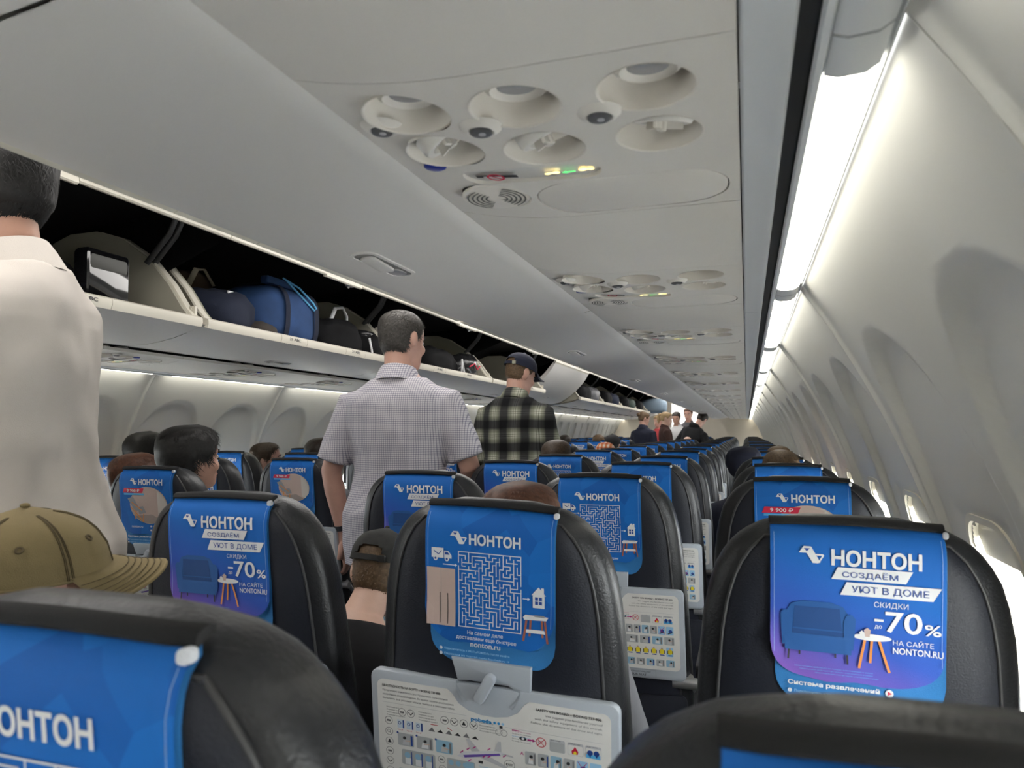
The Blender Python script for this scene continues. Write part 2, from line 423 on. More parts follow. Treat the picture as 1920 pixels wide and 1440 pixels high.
# sidewall light strips, one per wall panel
def strip_proto():
    t = empty('sidewall_light')
    d = MB().loft([[(x, y, z) for x, z in [(.064, 1.531), (.074, 1.5275), (.094, 1.5285), (.104, 1.535), (.104, 1.556), (.064, 1.556)]] for y in (.062, PW-.062)])
    d.build('diffuser', STRIP, t)
    for y0, y1 in ((.002, .061), (PW-.061, PW-.002)):
        MB().loft([[(x, y, z) for x, z in [(.064, 1.530), (.074, 1.5265), (.094, 1.5275), (.1045, 1.534), (.1045, 1.557), (.064, 1.557)]] for y in (y0, y1)]).build('end_bracket', RAILP, t)
    return t
sp = strip_proto(); first = True
for side in (0, 1):
    n = 0
    for k in range(21):
        y = (RY0, LY0)[side]+PW*k
        if y > 16: continue
        t = sp if first else copy_tree(sp); first = False
        t.location.y = y
        if side: mirror(t)
        vis = y+PW > (.45 if not side else 1.9)
        if vis: n += 1
        tag(t, ('%s glowing light strip ahead above the %s-hand windows' % (NUM[n-1], ('right', 'left')[side])) if vis else
            'glowing sidewall light strip behind the photographer, %s %s of the first strip' % (('right side', 'left side')[side], NUM[k]), 'light', 'sidewall light strips')
# ceiling lamps in the aisle dome
for k in range(9):
    t = MB().box((0, 0, 0), (.34, 1.6, .02)).build('ceiling_light', CEILL); t.location = (X0, -1.2+2*k, 2.098)
    tag(t, '%s long ceiling lamp along the aisle dome, counted from the back' % NUM[k], 'light', 'aisle ceiling lamps')

# ------------------------------------------------------------------ passenger service panels
ZP = 1.535
def zbend(x): return .022*((-.20-x)/.17)**2 if x < -.20 else 0
LW = [(-.290, .062), (-.187, .066), (-.073, .066)]; VW = [(-.290, .152), (-.187, .163), (-.073, .163)]
BT = [(-.333, .093), (-.231, .097), (-.119, .099)]
WR = .0405
def stad(x0, x1, y0, y1, n=10): return rrect(x0, x1, y0, y1, (y1-y0)/2-.0001, n)
SIGN = stad(-.303, -.143, .212, .256); GR = [(-.287+.043*math.cos(2*pi*i/32), .302+.043*math.sin(2*pi*i/32)) for i in range(32)]
OX = rrect(-.238, -.012, .263, .393-.010, .055, 10)
PL = .357
def psu_plate():
    holes = [[(cx+WR*math.cos(2*pi*i/36), cy+WR*math.sin(2*pi*i/36)) for i in range(36)] for cx, cy in LW+VW]+[SIGN, GR]
    V = []; Ed = []
    OXL = PL+.035
    def loop(p):
        b = len(V); V.extend(Vector(q) for q in p); Ed.extend((b+i, b+(i+1) % len(p)) for i in range(len(p)))
    xs = frange(-.37, -.0005, 15); ys = frange(0, OXL, 14)
    loop([(x, 0.) for x in xs[:-1]]+[(xs[-1], y) for y in ys[:-1]]+[(x, OXL) for x in xs[:0:-1]]+[(xs[0], y) for y in ys[:0:-1]])
    for h in holes: loop(h)
    loop(OX)
    def inside(p, poly):
        c = False; j = len(poly)-1
        for i in range(len(poly)):
            (xi, yi), (xj, yj) = poly[i], poly[j]
            if (yi > p[1]) != (yj > p[1]) and p[0] < (xj-xi)*(p[1]-yi)/(yj-yi)+xi: c = not c
            j = i
        return c
    allh = holes+[OX]
    for x in xs[1:-1]:
        for y in ys[1:-1]:
            if not any(inside((x, y), h) for h in allh): V.append(Vector((x, y)))
    r = delaunay_2d_cdt(V, Ed, [], 0, 1e-6)
    fs = []
    for f in r[2]:
        c = (sum(r[0][i][0] for i in f)/len(f), sum(r[0][i][1] for i in f)/len(f))
        if not any(inside(c, h) for h in allh): fs.append(tuple(f))
    mb = MB(); mb.add([(x, y, ZP+zbend(x)) for x, y in r[0]], fs)
    # turned-up edges and hole lips
    for h, dz in [(SIGN, .006), (GR, .004), (OX, .006)]:
        mb.loft([[(x, y, ZP+zbend(x)) for x, y in h], [(x, y, ZP+zbend(x)+dz) for x, y in h]], True, False, False)
    rim = [(-.37, .001), (-.0005, .001), (-.0005, OXL-.001), (-.37, OXL-.001)]
    xs2 = frange(-.37, -.0005, 10); per = [(x, .0) for x in xs2]+[(x, OXL) for x in xs2[::-1]]
    mb.loft([[(x, y, ZP+zbend(x)) for x, y in per], [(x, y, ZP+zbend(x)+.012) for x, y in per]], True, False, False)
    return mb, OXL
def psu_unit():
    t = empty('service_panel')
    mb, OXL = psu_plate(); mb.build('panel', PSUP, t, ang=30)
    f = MB(); xs2 = frange(-.37, -.0005, 14)
    f.loft([[(x, y, ZP+zbend(x)+.0008*0) for x in xs2] for y in (OXL+.0022, .75-.0012)], False, False, False)
    per = [(x, OXL+.0022) for x in xs2]+[(x, .7488) for x in xs2[::-1]]
    f.loft([[(x, y, ZP+zbend(x)) for x, y in per], [(x, y, ZP+zbend(x)+.012) for x, y in per]], True, False, False)
    f.build('filler_panel', PSUP, t)
    b = MB().loft([[(x, y, ZP+zbend(x)+.06) for x in xs2] for y in (0, .75)], False, False, False); b.build('backing', VOID, t)
    def bowl(c, tilt):
        M = Matrix.Translation((c[0], c[1], ZP+zbend(c[0])))
        q = MB().lathe([(WR+.0015, -.0006), (WR-.0002, .0004), (.0392, .010), (.0365, .024), (.031, .036), (.0225, .044)], 36, M)
        return q
    for i, c in enumerate(LW):
        w = bowl(c, 0)
        w.build('light_well', WELLP, t)
        M = Matrix.Translation((c[0]+.002, c[1]-.003, ZP+zbend(c[0])+.0135)) @ Matrix.Rotation(rad(6), 4, 'X')
        L = MB().lathe([(.0305, .012), (.0285, .002), (.024, -.001), (.0225, .001), (.0175, .003)], 28, M).lathe([(.0175, .003), (.0001, .0015)], 28, M, 1)
        L.build('reading_light', [WELLP, mat('lens grey', (.34, .34, .35), .2)], t)
    for i, c in enumerate(VW):
        bowl(c, 0).build('vent_well', WELLP, t)
        M = Matrix.Translation((c[0]+.003, c[1]-.003, ZP+zbend(c[0])+.0125)) @ Matrix.Rotation(rad((-34, -22, 8)[i]), 4, 'Y') @ Matrix.Rotation(rad(18), 4, 'X')
        n = MB().lathe([(.031, .014), (.0295, .0), (.0275, -.003), (.0205, -.003), (.019, .004), (.0185, .010), (.0001, .010)], 32, M)
        nz_ = n.build('air_vent', mat('vent white', (.76, .74, .70), .35), t)
        h = MB().lathe([(.0001, -.011), (.0045, -.010), (.005, .010)], 14, M)
        for a in (20, 140, 260):
            h.box((.010, 0, -.003), (.021, .0032, .010), 0, M @ Matrix.Rotation(rad(a), 4, 'Z'))
        h.build('vane', WELLP, nz_)
    for c in BT:
        M = Matrix.Translation((c[0], c[1], ZP+zbend(c[0])))
        bo = MB().lathe([(.021, .001), (.017, -.003), (.013, -.005), (.0115, -.0045), (.0110, -.003)], 24, M).build('button_boss', PSUP, t)
        MB().lathe([(.0108, -.002), (.010, -.0062), (.007, -.0075), (.0001, -.0078)], 20, M).lathe([(.0001, -.0083), (.0035, -.0081), (.0035, -.0075)], 10, Matrix.Translation((c[0]+.002, c[1]-.002, ZP+zbend(c[0]))), 1).build('light_button', [mat('button grey', (.10, .10, .105), .35), mat('button mark', (.5, .5, .52), .4)], bo)
    M = Matrix.Translation((-.323, .197, ZP+zbend(-.323)))
    cb = MB().lathe([(.013, .001), (.0125, -.002), (.0105, -.003), (.0001, -.0035)], 24, M); cb.build('call_button', BLUEB, t)
    # sign strip
    sg = MB().prism(SIGN, lambda u, v, w: (u, v, ZP+zbend(u)+.006-w+.004), .006, .0012); so = sg.build('sign_strip', mat('sign lens', (.66, .645, .62), .3), t)
    A = Art(); A.rect(-.290, .2345, .050, .0085, PDARK, 1); A.circ(-.266, .2387, .0105, PRED, 3, hole=.0026); A.line(-.273, .232, -.259, .2455, .0022, PRED, 3)
    A.rect(-.281, .2368, .022, .0038, WHITE, 2)
    A.build('no_smoking_sign', lambda u, v, w: (u, v, ZP+zbend(u)+.004-w), so)
    B = Art()
    for dx, s in ((-.020, 1), (.020, -1)):
        B.circ(-.180+dx*.75, .2385, .0045, PAMBER, 1, ry=.0042); B.rect(-.180+dx*1.0-.005, .2362, .010, .0046, PAMBER, 1); B.circ(-.180+dx*1.25, .2385, .003, PAMBER, 2)
    B.poly([(-.1885, .2385), (-.183, .2345), (-.183, .237), (-.173, .237), (-.173, .240), (-.183, .240), (-.183, .2425)], PGREEN, 3)
    B.build('seat_belt_sign', lambda u, v, w: (u, v, ZP+zbend(u)+.004-w), so)
    g = MB().lathe([(.0425, .001), (.0425, -.0022), (.040, -.003), (.0001, -.003)], 32, Matrix.Translation((-.287, .302, ZP+zbend(-.287)+.001)))
    go = g.build('speaker_grille', WELLP, t)
    S = Art()
    for k in range(5):
        r0 = .012+.0056*k; h = .0022
        for a0 in (-62, 118):
            pts = [(-.287+r0*math.cos(rad(a0+124*i/12)), .302+r0*math.sin(rad(a0+124*i/12))) for i in range(13)]
            pts += [(-.287+(r0+h)*math.cos(rad(a0+124*i/12)), .302+(r0+h)*math.sin(rad(a0+124*i/12))) for i in range(12, -1, -1)]
            S.it.append((pts, [(i, i+1, 24-i, 25-i) for i in range(12)], S.mi(mat('grille slot', (.10, .095, .09), .7)), 1))
    S.build('grille_slots', lambda u, v, w: (u, v, ZP+zbend(-.287)-.0022-w), go)
    ox2 = [( -.125+(u+.125)*.984, .323+(v-.323)*.972) for u, v in OX]
    MB().prism(ox2, lambda u, v, w: (u, v, ZP+zbend(u)+.006-w), .006, .0015).build('oxygen_mask_door', PSUP, t)
    return t
PU = psu_unit()
def psu_simple():
    t = empty('service_panel'); xs2 = frange(-.37, -.0005, 14)
    MB().loft([[(x, y, ZP+zbend(x)) for x in xs2] for y in (0.0012, .7488)], False, False, False).build('panel', PSUP, t); return t
PS = psu_simple(); firstU = firstS = True
for side in (0, 1):
    n = 0
    for k in range(-4, 22):
        y = .517+.75*k
        full = (0 <= k < 22 if not side else 1 <= k < 22)
        if full: t = PU if firstU else copy_tree(PU); firstU = False
        else: t = PS if firstS else copy_tree(PS); firstS = False
        t.location.y = y
        if side: mirror(t)
        if full:
            n += 1
            extra = ' with large round wells' if (n == 1 and not side) else ''
            tag(t, '%s overhead panel of vents and reading lights on the %s%s' % (NUM[n-1], ('right', 'left')[side], extra), 'service panel', ('right', 'left')[side]+' overhead service panels')
        else: tag(t, 'plain overhead panel behind the photographer on the %s, %s from the back' % (('right', 'left')[side], NUM[k+4]), 'service panel', ('right', 'left')[side]+' overhead service panels')

# ------------------------------------------------------------------ overhead bins (profiles in right-hand coordinates)
P_OPEN_L = [(-.368, 1.578), (-.40, 1.5765), (-.438, 1.576), (-.50, 1.578), (-.558, 1.585), (-.62, 1.596), (-.678, 1.612), (-.725, 1.628), (-.752, 1.640)]
P_OPEN_R = [(-.371, 1.5575), (-.40, 1.5500), (-.45, 1.5410), (-.52, 1.5340), (-.585, 1.5300), (-.64, 1.5280), (-.680, 1.5315), (-.708, 1.5430), (-.724, 1.558)]
P_SHUT = [(-.368, 1.580), (-.395, 1.580), (-.43, 1.585), (-.503, 1.597), (-.58, 1.640), (-.652, 1.689), (-.715, 1.744), (-.775, 1.805), (-.825, 1.87), (-.862, 1.935)]
DISCP = [(-.748, 1.655), (-.713, 1.69), (-.648, 1.78), (-.547, 1.886), (-.417, 1.968), (-.31, 2.0), (-.18, 2.0), (-.09, 1.97), (-.05, 1.93), (-.03, 1.80), (-.03, 1.64), (-.2, 1.60), (-.40, 1.588), (-.56, 1.597), (-.68, 1.622)]
def along(P, s):
    """point and downward/inboard normal at arc fraction s of a bucket profile"""
    L = [0]
    for a, b in zip(P[:-1], P[1:]): L.append(L[-1]+math.hypot(b[0]-a[0], b[1]-a[1]))
    d = s*L[-1]
    for i in range(len(P)-1):
        if d <= L[i+1]+1e-9:
            t = (d-L[i])/(L[i+1]-L[i]); a, b = P[i], P[i+1]; tx, tz = b[0]-a[0], b[1]-a[1]; q = math.hypot(tx, tz)
            return a[0]+tx*t, a[1]+tz*t, tz/q*1.0, -tx/q*-1.0
    return P[-1][0], P[-1][1], 0, -1
def bin_unit(side, L, P, opened, text, hs):
    """overhead bin of length L: black housing with frame lip, straps and rivets; bucket with end walls, rim, latch"""
    fx = (lambda x: x) if not side else (lambda x: 2*X0-x)
    t = empty('overhead_bin')
    dz = P[0][1]-1.578; rimdz = P[-1][1]-1.640
    # housing lining
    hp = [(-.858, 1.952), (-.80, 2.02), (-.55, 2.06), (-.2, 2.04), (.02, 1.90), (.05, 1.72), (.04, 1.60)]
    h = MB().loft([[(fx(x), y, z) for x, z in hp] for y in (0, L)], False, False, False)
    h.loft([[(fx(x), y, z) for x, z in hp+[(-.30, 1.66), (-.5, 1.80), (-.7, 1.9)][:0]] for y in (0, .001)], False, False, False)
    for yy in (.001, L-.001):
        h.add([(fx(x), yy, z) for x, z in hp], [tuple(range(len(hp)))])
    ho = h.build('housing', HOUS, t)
    fr = MB()
    for y0, y1, d in ((.0015, L*.40, 0), (L*.40+.002, L*.60-.002, .007), (L*.60, L-.0015, 0)):
        fr.loft([[(fx(x), y, z) for x, z in [(-.866, 1.948-d), (-.866, 1.972), (-.853, 1.976), (-.846, 1.972), (-.846, 1.946-d), (-.852, 1.9435-d), (-.861, 1.9435-d)]] for y in (y0, y1)])
    fr.build('frame_lip', CREAM, ho)
    st = MB().box((fx(-.845), L*.545, 1.942), (.014, .05, .016)).tube([(fx(-.842), L*.545, 1.94), (fx(-.838), L*.545, 1.928)], .006, 8); st.build('latch_strike', METAL, ho)
    if opened:
        rv = MB()
        rr = random.Random(int(L*1000)+side)
        for cy, cz in [(.62, 1.90), (.70, 1.86), (.66, 1.93), (.78, 1.83), (.86, 1.92), (.92, 1.87), (.98, 1.82), (1.0, 1.93), (1.04, 1.88), (1.08, 1.84), (.90, 1.97), (.76, 1.96), (1.06, 1.96), (.84, 1.79), (1.1, 1.9), (.95, 1.77)]:
            yy = cy*L/1.53; x = .035 if cz < 1.90 else .015-(cz-1.9)*.9
            rv.ell((fx(x-.012), yy, cz), (.006, .006, .006), 8, 6)
        rv.build('rivets', RIVET, ho)
        pl = MB()
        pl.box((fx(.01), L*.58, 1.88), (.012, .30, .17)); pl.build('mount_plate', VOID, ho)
        for y in (L-.045, L-.075):
            MB().tube([(fx(-.69), y, 2.02), (fx(-.66), y, 1.96), (fx(-.60), y, 1.90), (fx(-.56), y, 1.86)], .010, 8, ry=.004).build('support_strap', mat('dark strap', (.03, .03, .032), .35), t)
    # bucket shell
    n = len(P)
    inn = [(P[-1][0]+.024, P[-1][1]+.002), (P[-1][0]+.06, P[-1][1]-.012), (-.55, P[4][1]+.022), (-.40, 1.605+dz), (-.20, 1.622+dz), (.0, 1.66)]
    back = [(.0, 1.62), (-.2, 1.605+dz), (-.36, 1.592+dz)]
    g = .0022; NS = 3
    prof = P+(inn+back if opened else [(-.835, 1.93), (-.75, 1.83), (-.62, 1.71), (-.5, 1.63), (-.39, 1.60)])
    bk = MB().loft([[(fx(x), y, z) for x, z in prof] for y in (g, L-g)], True, False, False)
    if not opened:
        for y in (g, L-g): bk.add([(fx(x), y, z) for x, z in prof], [tuple(range(len(prof)))])
    bo = bk.build('bucket', BINP, t, ang=50)
    rx, rz = P[-1]
    if opened:
        lp = [(rx-.006, rz-.012), (rx-.012, rz+.004), (rx-.010, rz+.020), (rx, rz+.026), (rx+.014, rz+.024), (rx+.022, rz+.010), (rx+.018, rz-.004)]
        r = MB()
        for y0, y1 in ((.014, L*.29-.001), (L*.29+.001, L*.41-.001), (L*.41+.001, L*.62-.001), (L*.62+.001, L*.74-.001), (L*.74+.001, L-.014)):
            r.loft([[(fx(x), y, z) for x, z in lp] for y in (y0, y1)])
        ro = r.build('rim', CREAM, bo)
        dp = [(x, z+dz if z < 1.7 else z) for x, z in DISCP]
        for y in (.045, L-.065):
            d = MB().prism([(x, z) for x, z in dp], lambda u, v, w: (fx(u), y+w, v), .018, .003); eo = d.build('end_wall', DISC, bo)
        for y in (.030, L-.033):
            fl = MB(); k = 7
            for i in range(k): pass
            pth = dp[:7]
            fl.loft([[(fx(x+ox), y+oy, z+oz) for x, z in pth] for ox, oy, oz in ((0, -.016, 0), (-.006, -.014, .004), (-.006, .014, .004), (0, .016, 0))], False, False, False)
            fl.build('end_trim', CREAM, bo)
        hb = MB().box((fx(rx+.035), L-.025, rz+.035), (.05, .010, .055)).tube([(fx(rx+.03), L-.034, rz+.05), (fx(rx+.03), L-.012, rz+.05)], .007, 8).tube([(fx(rx+.045), L-.034, rz+.022), (fx(rx+.045), L-.012, rz+.022)], .005, 8)
        hb.build('hinge_bracket', CREAM, bo)
    else:
        r = MB().loft([[(fx(x), y, z) for x, z in [(-.845, 1.912), (-.868, 1.934), (-.866, 1.945), (-.852, 1.945), (-.835, 1.925)]] for y in (g, L-g)]); ro = r.build('rim', CREAM, bo)
    # latch handle on the face
    x, z, nx, nz = along(P, hs); x2, z2, _, _ = along(P, hs+.02)
    tx, tz = x2-x, z2-z; q = math.hypot(tx, tz); tx, tz = tx/q, tz/q; nx, nz = tz, -tx     # outward (down, inboard) normal
    if nz > 0: nx, nz = -nx, -nz
    def on(u, v, w): return (fx(x+tx*v+nx*w), L/2+u, z+tz*v+nz*w)
    oo = stad(-.088, .088, -.024, .024, 8); oi = stad(-.081, .081, -.018, .018, 8)
    hm = MB().loft([[on(u, v, w) for u, v in p] for p, w in ((oo, -.001), (oo, .0022), (oi, .0025), (oi, .0006))], True, False, False)
    lo = hm.build('latch', BINP, bo)
    MB().loft([[on(u, v, .0008) for u, v in oi]], True, True, False).build('latch_recess', mat('latch recess', (.22, .21, .20), .5), lo)
    pd = MB().prism(rrect(-.062, .018, -.013, .013, .010, 5), lambda u, v, w: on(u, v, .0009+w+.0+(.004 if u > 0 else 0)), .0045, .001); pd.build('latch_paddle', BINP, lo)
    MB().prism(rrect(.030, .068, -.011, .011, .008, 5), lambda u, v, w: on(u, v, .001+w), .003, .001).build('latch_paddle', METAL, lo)
    if text and opened:
        for f, tx_ in ((.35, text), (.68, text)):
            A = Art(); A.rect(-.062, 0, .124, .020, mat('placard white', (.70, .69, .66), .5), 1); A.text(tx_, -.045, .004, PDARK, w=.09, h=.011, bold=.02, lay=2)
            xa, za, _, _ = along(P, .90); xb, zb, _, _ = along(P, .985)
            e = math.hypot(xb-xa, zb-za)
            def onp(u, v, w): return (fx(xb+(xa-xb)/e*v-.0008-w*.6), L*f+(u if side else -u), zb+(za-zb)/e*v-.0008-w)
            A.build('row_placard', onp, bo)
            B = Art(); B.text(tx_, -.040, .003, PDARK, w=.08, h=.012, bold=.02, lay=1)
            B.build('row_placard', lambda u, v, w: (fx(rx-.0118-w), L*f+(u if side else -u), rz+.018-v), ro)
    return t
LB = [2.09-1.54*3+1.54*i for i in range(14)]      # left bins
RB = [.345-1.43*2+1.43*i for i in range(15)]
protoL = {}; nl = 0
for i, y in enumerate(LB[:-1]):
    if y+1.54 > 16.7: break
    shut = (i == 6)
    vis = y+1.54 > .9
    rown = 24-2*i+2 if vis else 0
    txt = ('%d ABC' % (24-(i-1)) if 2 <= i <= 6 else None) if vis else None
    if shut: t = bin_unit(1, 1.54, P_SHUT, False, None, .30)
    elif i <= 5 and vis: t = bin_unit(1, 1.54, P_OPEN_L, True, {2: '22 ABC', 3: '21 ABC', 4: '19 ABC', 5: '17 ABC'}.get(i), .36)
    else:
        if 'o' not in protoL: protoL['o'] = bin_unit(1, 1.54, P_OPEN_L, True, None, .36); t = protoL['o']
        else: t = copy_tree(protoL['o'])
    t.location.y = y
    if vis:
        nl += 1
        names = {2: 'open left overhead bin nearest the camera, behind the beige-shirted man', 3: 'open left overhead bin with the blue duffel bag',
                 4: 'open left overhead bin above the gingham-shirted man, holding a shiny black bag', 5: 'open left overhead bin above the man in plaid shirt', 6: 'only closed left overhead bin, its white door raised flush'}
        tag(t, names.get(i, 'open left overhead bin, %s one beyond the closed white door' % NUM[i-7].replace('nearest', 'first')), 'overhead bin', 'left overhead bins')
    else: tag(t, 'open left overhead bin behind the photographer, %s from the rear' % NUM[i].replace('nearest', 'first'), 'overhead bin', 'left overhead bins')
pr_ = None; nr = 0
for i, y in enumerate(RB[:-1]):
    if y+1.43 > 16.9: break
    if pr_ is None: pr_ = bin_unit(0, 1.43, P_OPEN_R, True, None, .56); t = pr_
    else: t = copy_tree(pr_)
    t.location.y = y; nr += 1
    tag(t, 'right-hand overhead bin, white curved underside, %s from the rear of the row' % NUM[nr-1].replace('nearest', 'first'), 'overhead bin', 'right overhead bins')
# ------------------------------------------------------------------ seats
ZT = 1.132; SL = .175
def s_hw(z): return lerp(z, [.45, .62, .80, .92, .98, 1.03, 1.07, 1.095, 1.112, 1.125, 1.136, 1.146], [.212, .212, .206, .199, .195, .187, .175, .161, .147, .130, .108, .06])
def s_dp(z): return lerp(z, [.45, .70, .95, 1.05, 1.10, 1.122, 1.134, 1.142, 1.146], [.125, .12, .105, .098, .092, .080, .060, .038, .018])
def s_yr(z): return SL*(ZT-min(z, 1.112))-.0035
def s_yc(z): return s_yr(z)+.048+(.105-.092)*.5*0
NE = 3.4
def rear_y(x, z):
    hw, d = s_hw(z), s_dp(z)
    q = max(0, 1-min(1, abs(x)/hw)**NE)**(1/NE)
    return s_yc(z)-d/2*q
def ring(z, n=44):
    hw, d = s_hw(z), s_dp(z); r = []
    for k in range(n):
        a = 2*pi*(k+.5)/n; c, s = math.cos(a), math.sin(a)
        r.append((hw*math.copysign(abs(c)**(2/NE), c), s_yc(z)+d/2*math.copysign(abs(s)**(2/NE), s), z))
    return r
def cov(u, v, off):                      # u across from the left edge of the artwork (205 mm wide), v down from the top edge
    x = u-.1025; z = ZT-.003-v*.985
    return (x, rear_y(x, z)-.0062-off, z)
def tray_pt(x, z, off): return (x, s_yr(z)-.012-off, z)

def logo(A, x, y, h, m=WHITE, lay=2):
    """folded zig-zag mark with a hollow triangle at either end"""
    w = h*1.45; k = h
    def p(a, b): return (x+a*w, y+b*k)
    A.poly([p(.0, .42), p(.20, .0), p(.50, .0), p(1-.12, 1), p(.55, 1), p(.31, .42)], m, lay)
    A.poly([p(.20, .12), p(.45, .12), p(.32, .32)], COV_F if False else PBLUE, lay+1)
    for a, b in (((.62, .50), (1., .50)), ((1., .50), (.80, 1.)), ((.80, 1.), (.55, 1.))):
        A.line(*p(*a), *p(*b), h*.09, m, lay)
def brand(A, x, y, w, h): A.text('НОНТОН', x, y, WHITE, w=w, h=h, bold=.035)
def maze(A, x0, y0, w, h, nx, ny, seed=3):
    rr = random.Random(seed); vis = {(0, 0)}; st = [(0, 0)]; open_ = set()
    while st:
        c = st[-1]; o = [(c[0]+dx, c[1]+dy) for dx, dy in ((1, 0), (-1, 0), (0, 1), (0, -1)) if 0 <= c[0]+dx < nx and 0 <= c[1]+dy < ny and (c[0]+dx, c[1]+dy) not in vis]
        if not o: st.pop(); continue
        q = rr.choice(o); open_.add(frozenset((c, q))); vis.add(q); st.append(q)
    cw, ch = w/nx, h/ny; lw = .0013
    def hl(i0, i1, j): A.rect(x0+i0*cw-lw/2, y0+j*ch-lw/2, (i1-i0)*cw+lw, lw, WHITE, 2)
    def vl(i, j0, j1): A.rect(x0+i*cw-lw/2, y0+j0*ch-lw/2, lw, (j1-j0)*ch+lw, WHITE, 2)
    hl(0, nx, 0); hl(0, nx, ny); vl(0, 0, 3); vl(0, 4, ny); vl(nx, 0, 8); vl(nx, 9, ny)
    for j in range(1, ny):
        i = 0
        while i < nx:
            if frozenset(((i, j-1), (i, j))) not in open_:
                a = i
                while i < nx and frozenset(((i, j-1), (i, j))) not in open_: i += 1
                hl(a, i, j)
            else: i += 1
    for i in range(1, nx):
        j = 0
        while j < ny:
            if frozenset(((i-1, j), (i, j))) not in open_:
                a = j
                while j < ny and frozenset(((i-1, j), (i, j))) not in open_: j += 1
                vl(i, a, j)
            else: j += 1
def arrow(A, x, y, L, w=.0013):
    A.rect(x, y-w/2, L-.003, w, WHITE, 2); A.poly([(x+L-.004, y-.0026), (x+L, y), (x+L-.004, y+.0026)], WHITE, 2)
def small_table(A, x, y, w, h):
    A.poly([(x, y+h*.10), (x+w*.10, y), (x+w, y+h*.02), (x+w*.92, y+h*.16), (x+w*.05, y+h*.20)], WHITE, 3)
    A.poly([(x+w*.12, y+h*.55), (x+w*.84, y+h*.53), (x+w*.88, y+h*.66), (x+w*.12, y+h*.68)], WHITE, 2)
    for a, b, c in ((.14, .02, 1.0), (.86, .98, 1.0), (.30, .26, .80), (.74, .78, .80)):
        A.line(x+w*a, y+h*.18, x+w*b, y+h*c, .0032, PWOOD, 2)
    A.rect(x+w*.45, y-h*.02, w*.4, h*.07, PGREY, 4)
def art_maze():
    A = Art(); logo(A, .042, .030, .0185); brand(A, .073, .032, .082, .0175)
    # lorry
    x, y = .011, .058
    A.poly([(x, y), (x+.020, y), (x+.020, y+.0155), (x, y+.0155)], WHITE, 2); A.poly([(x+.0212, y+.004), (x+.028, y+.004), (x+.0335, y+.0105), (x+.0335, y+.0155), (x+.0212, y+.0155)], WHITE, 2)
    A.poly([(x+.0228, y+.0055), (x+.0272, y+.0055), (x+.0305, y+.0098), (x+.0228, y+.0098)], PBLUE, 3)
    for cx in (.007, .026): A.circ(x+cx, y+.0165, .0036, WHITE, 4); A.circ(x+cx, y+.0165, .0018, PBLUE, 5)
    A.line(x+.004, y+.005, x+.012, y+.010, .0016, PBLUE, 3); A.line(x+.012, y+.010, x+.017, y+.004, .0012, PBLUE, 3)
    arrow(A, .030, .083, .024)
    A.rect(.003, .089, .047, .090, PBEIGE, 2)
    for q in (.024, .037): A.rect(q, .128, .0012, .048, PDARK, 3)
    A.rect(.0265, .089, .0004, .090, PGREY, 3)
    maze(A, .056, .061, .099, .116, 18, 21)
    arrow(A, .1575, .1235, .0115)
    # house
    x, y = .171, .104
    A.poly([(x, y+.0125), (x+.011, y), (x+.022, y+.0125)], WHITE, 2); A.rect(x+.002, y+.0125, .018, .019, WHITE, 2); A.rect(x+.015, y+.001, .004, .008, WHITE, 2)
    for i in (0, 1):
        for j in (0, 1): A.rect(x+.0055+i*.006, y+.015+j*.0065, .0046, .005, PBLUE, 3)
    small_table(A, .158, .147, .039, .040)
    A.text('На самом деле', .070, .182, WHITE, w=.057, bold=.01); A.text('доставляем еще быстрее', .052, .1905, WHITE, w=.096, bold=.01)
    A.text('nonton.ru', .075, .1995, WHITE, w=.048, bold=.015)
    stitches(A); return A
def stitches(A, m=None):
    m = m or WSTITCH
    for x in (.0045, .2005): A.rect(x, .004, .0005, .160, m, 1)
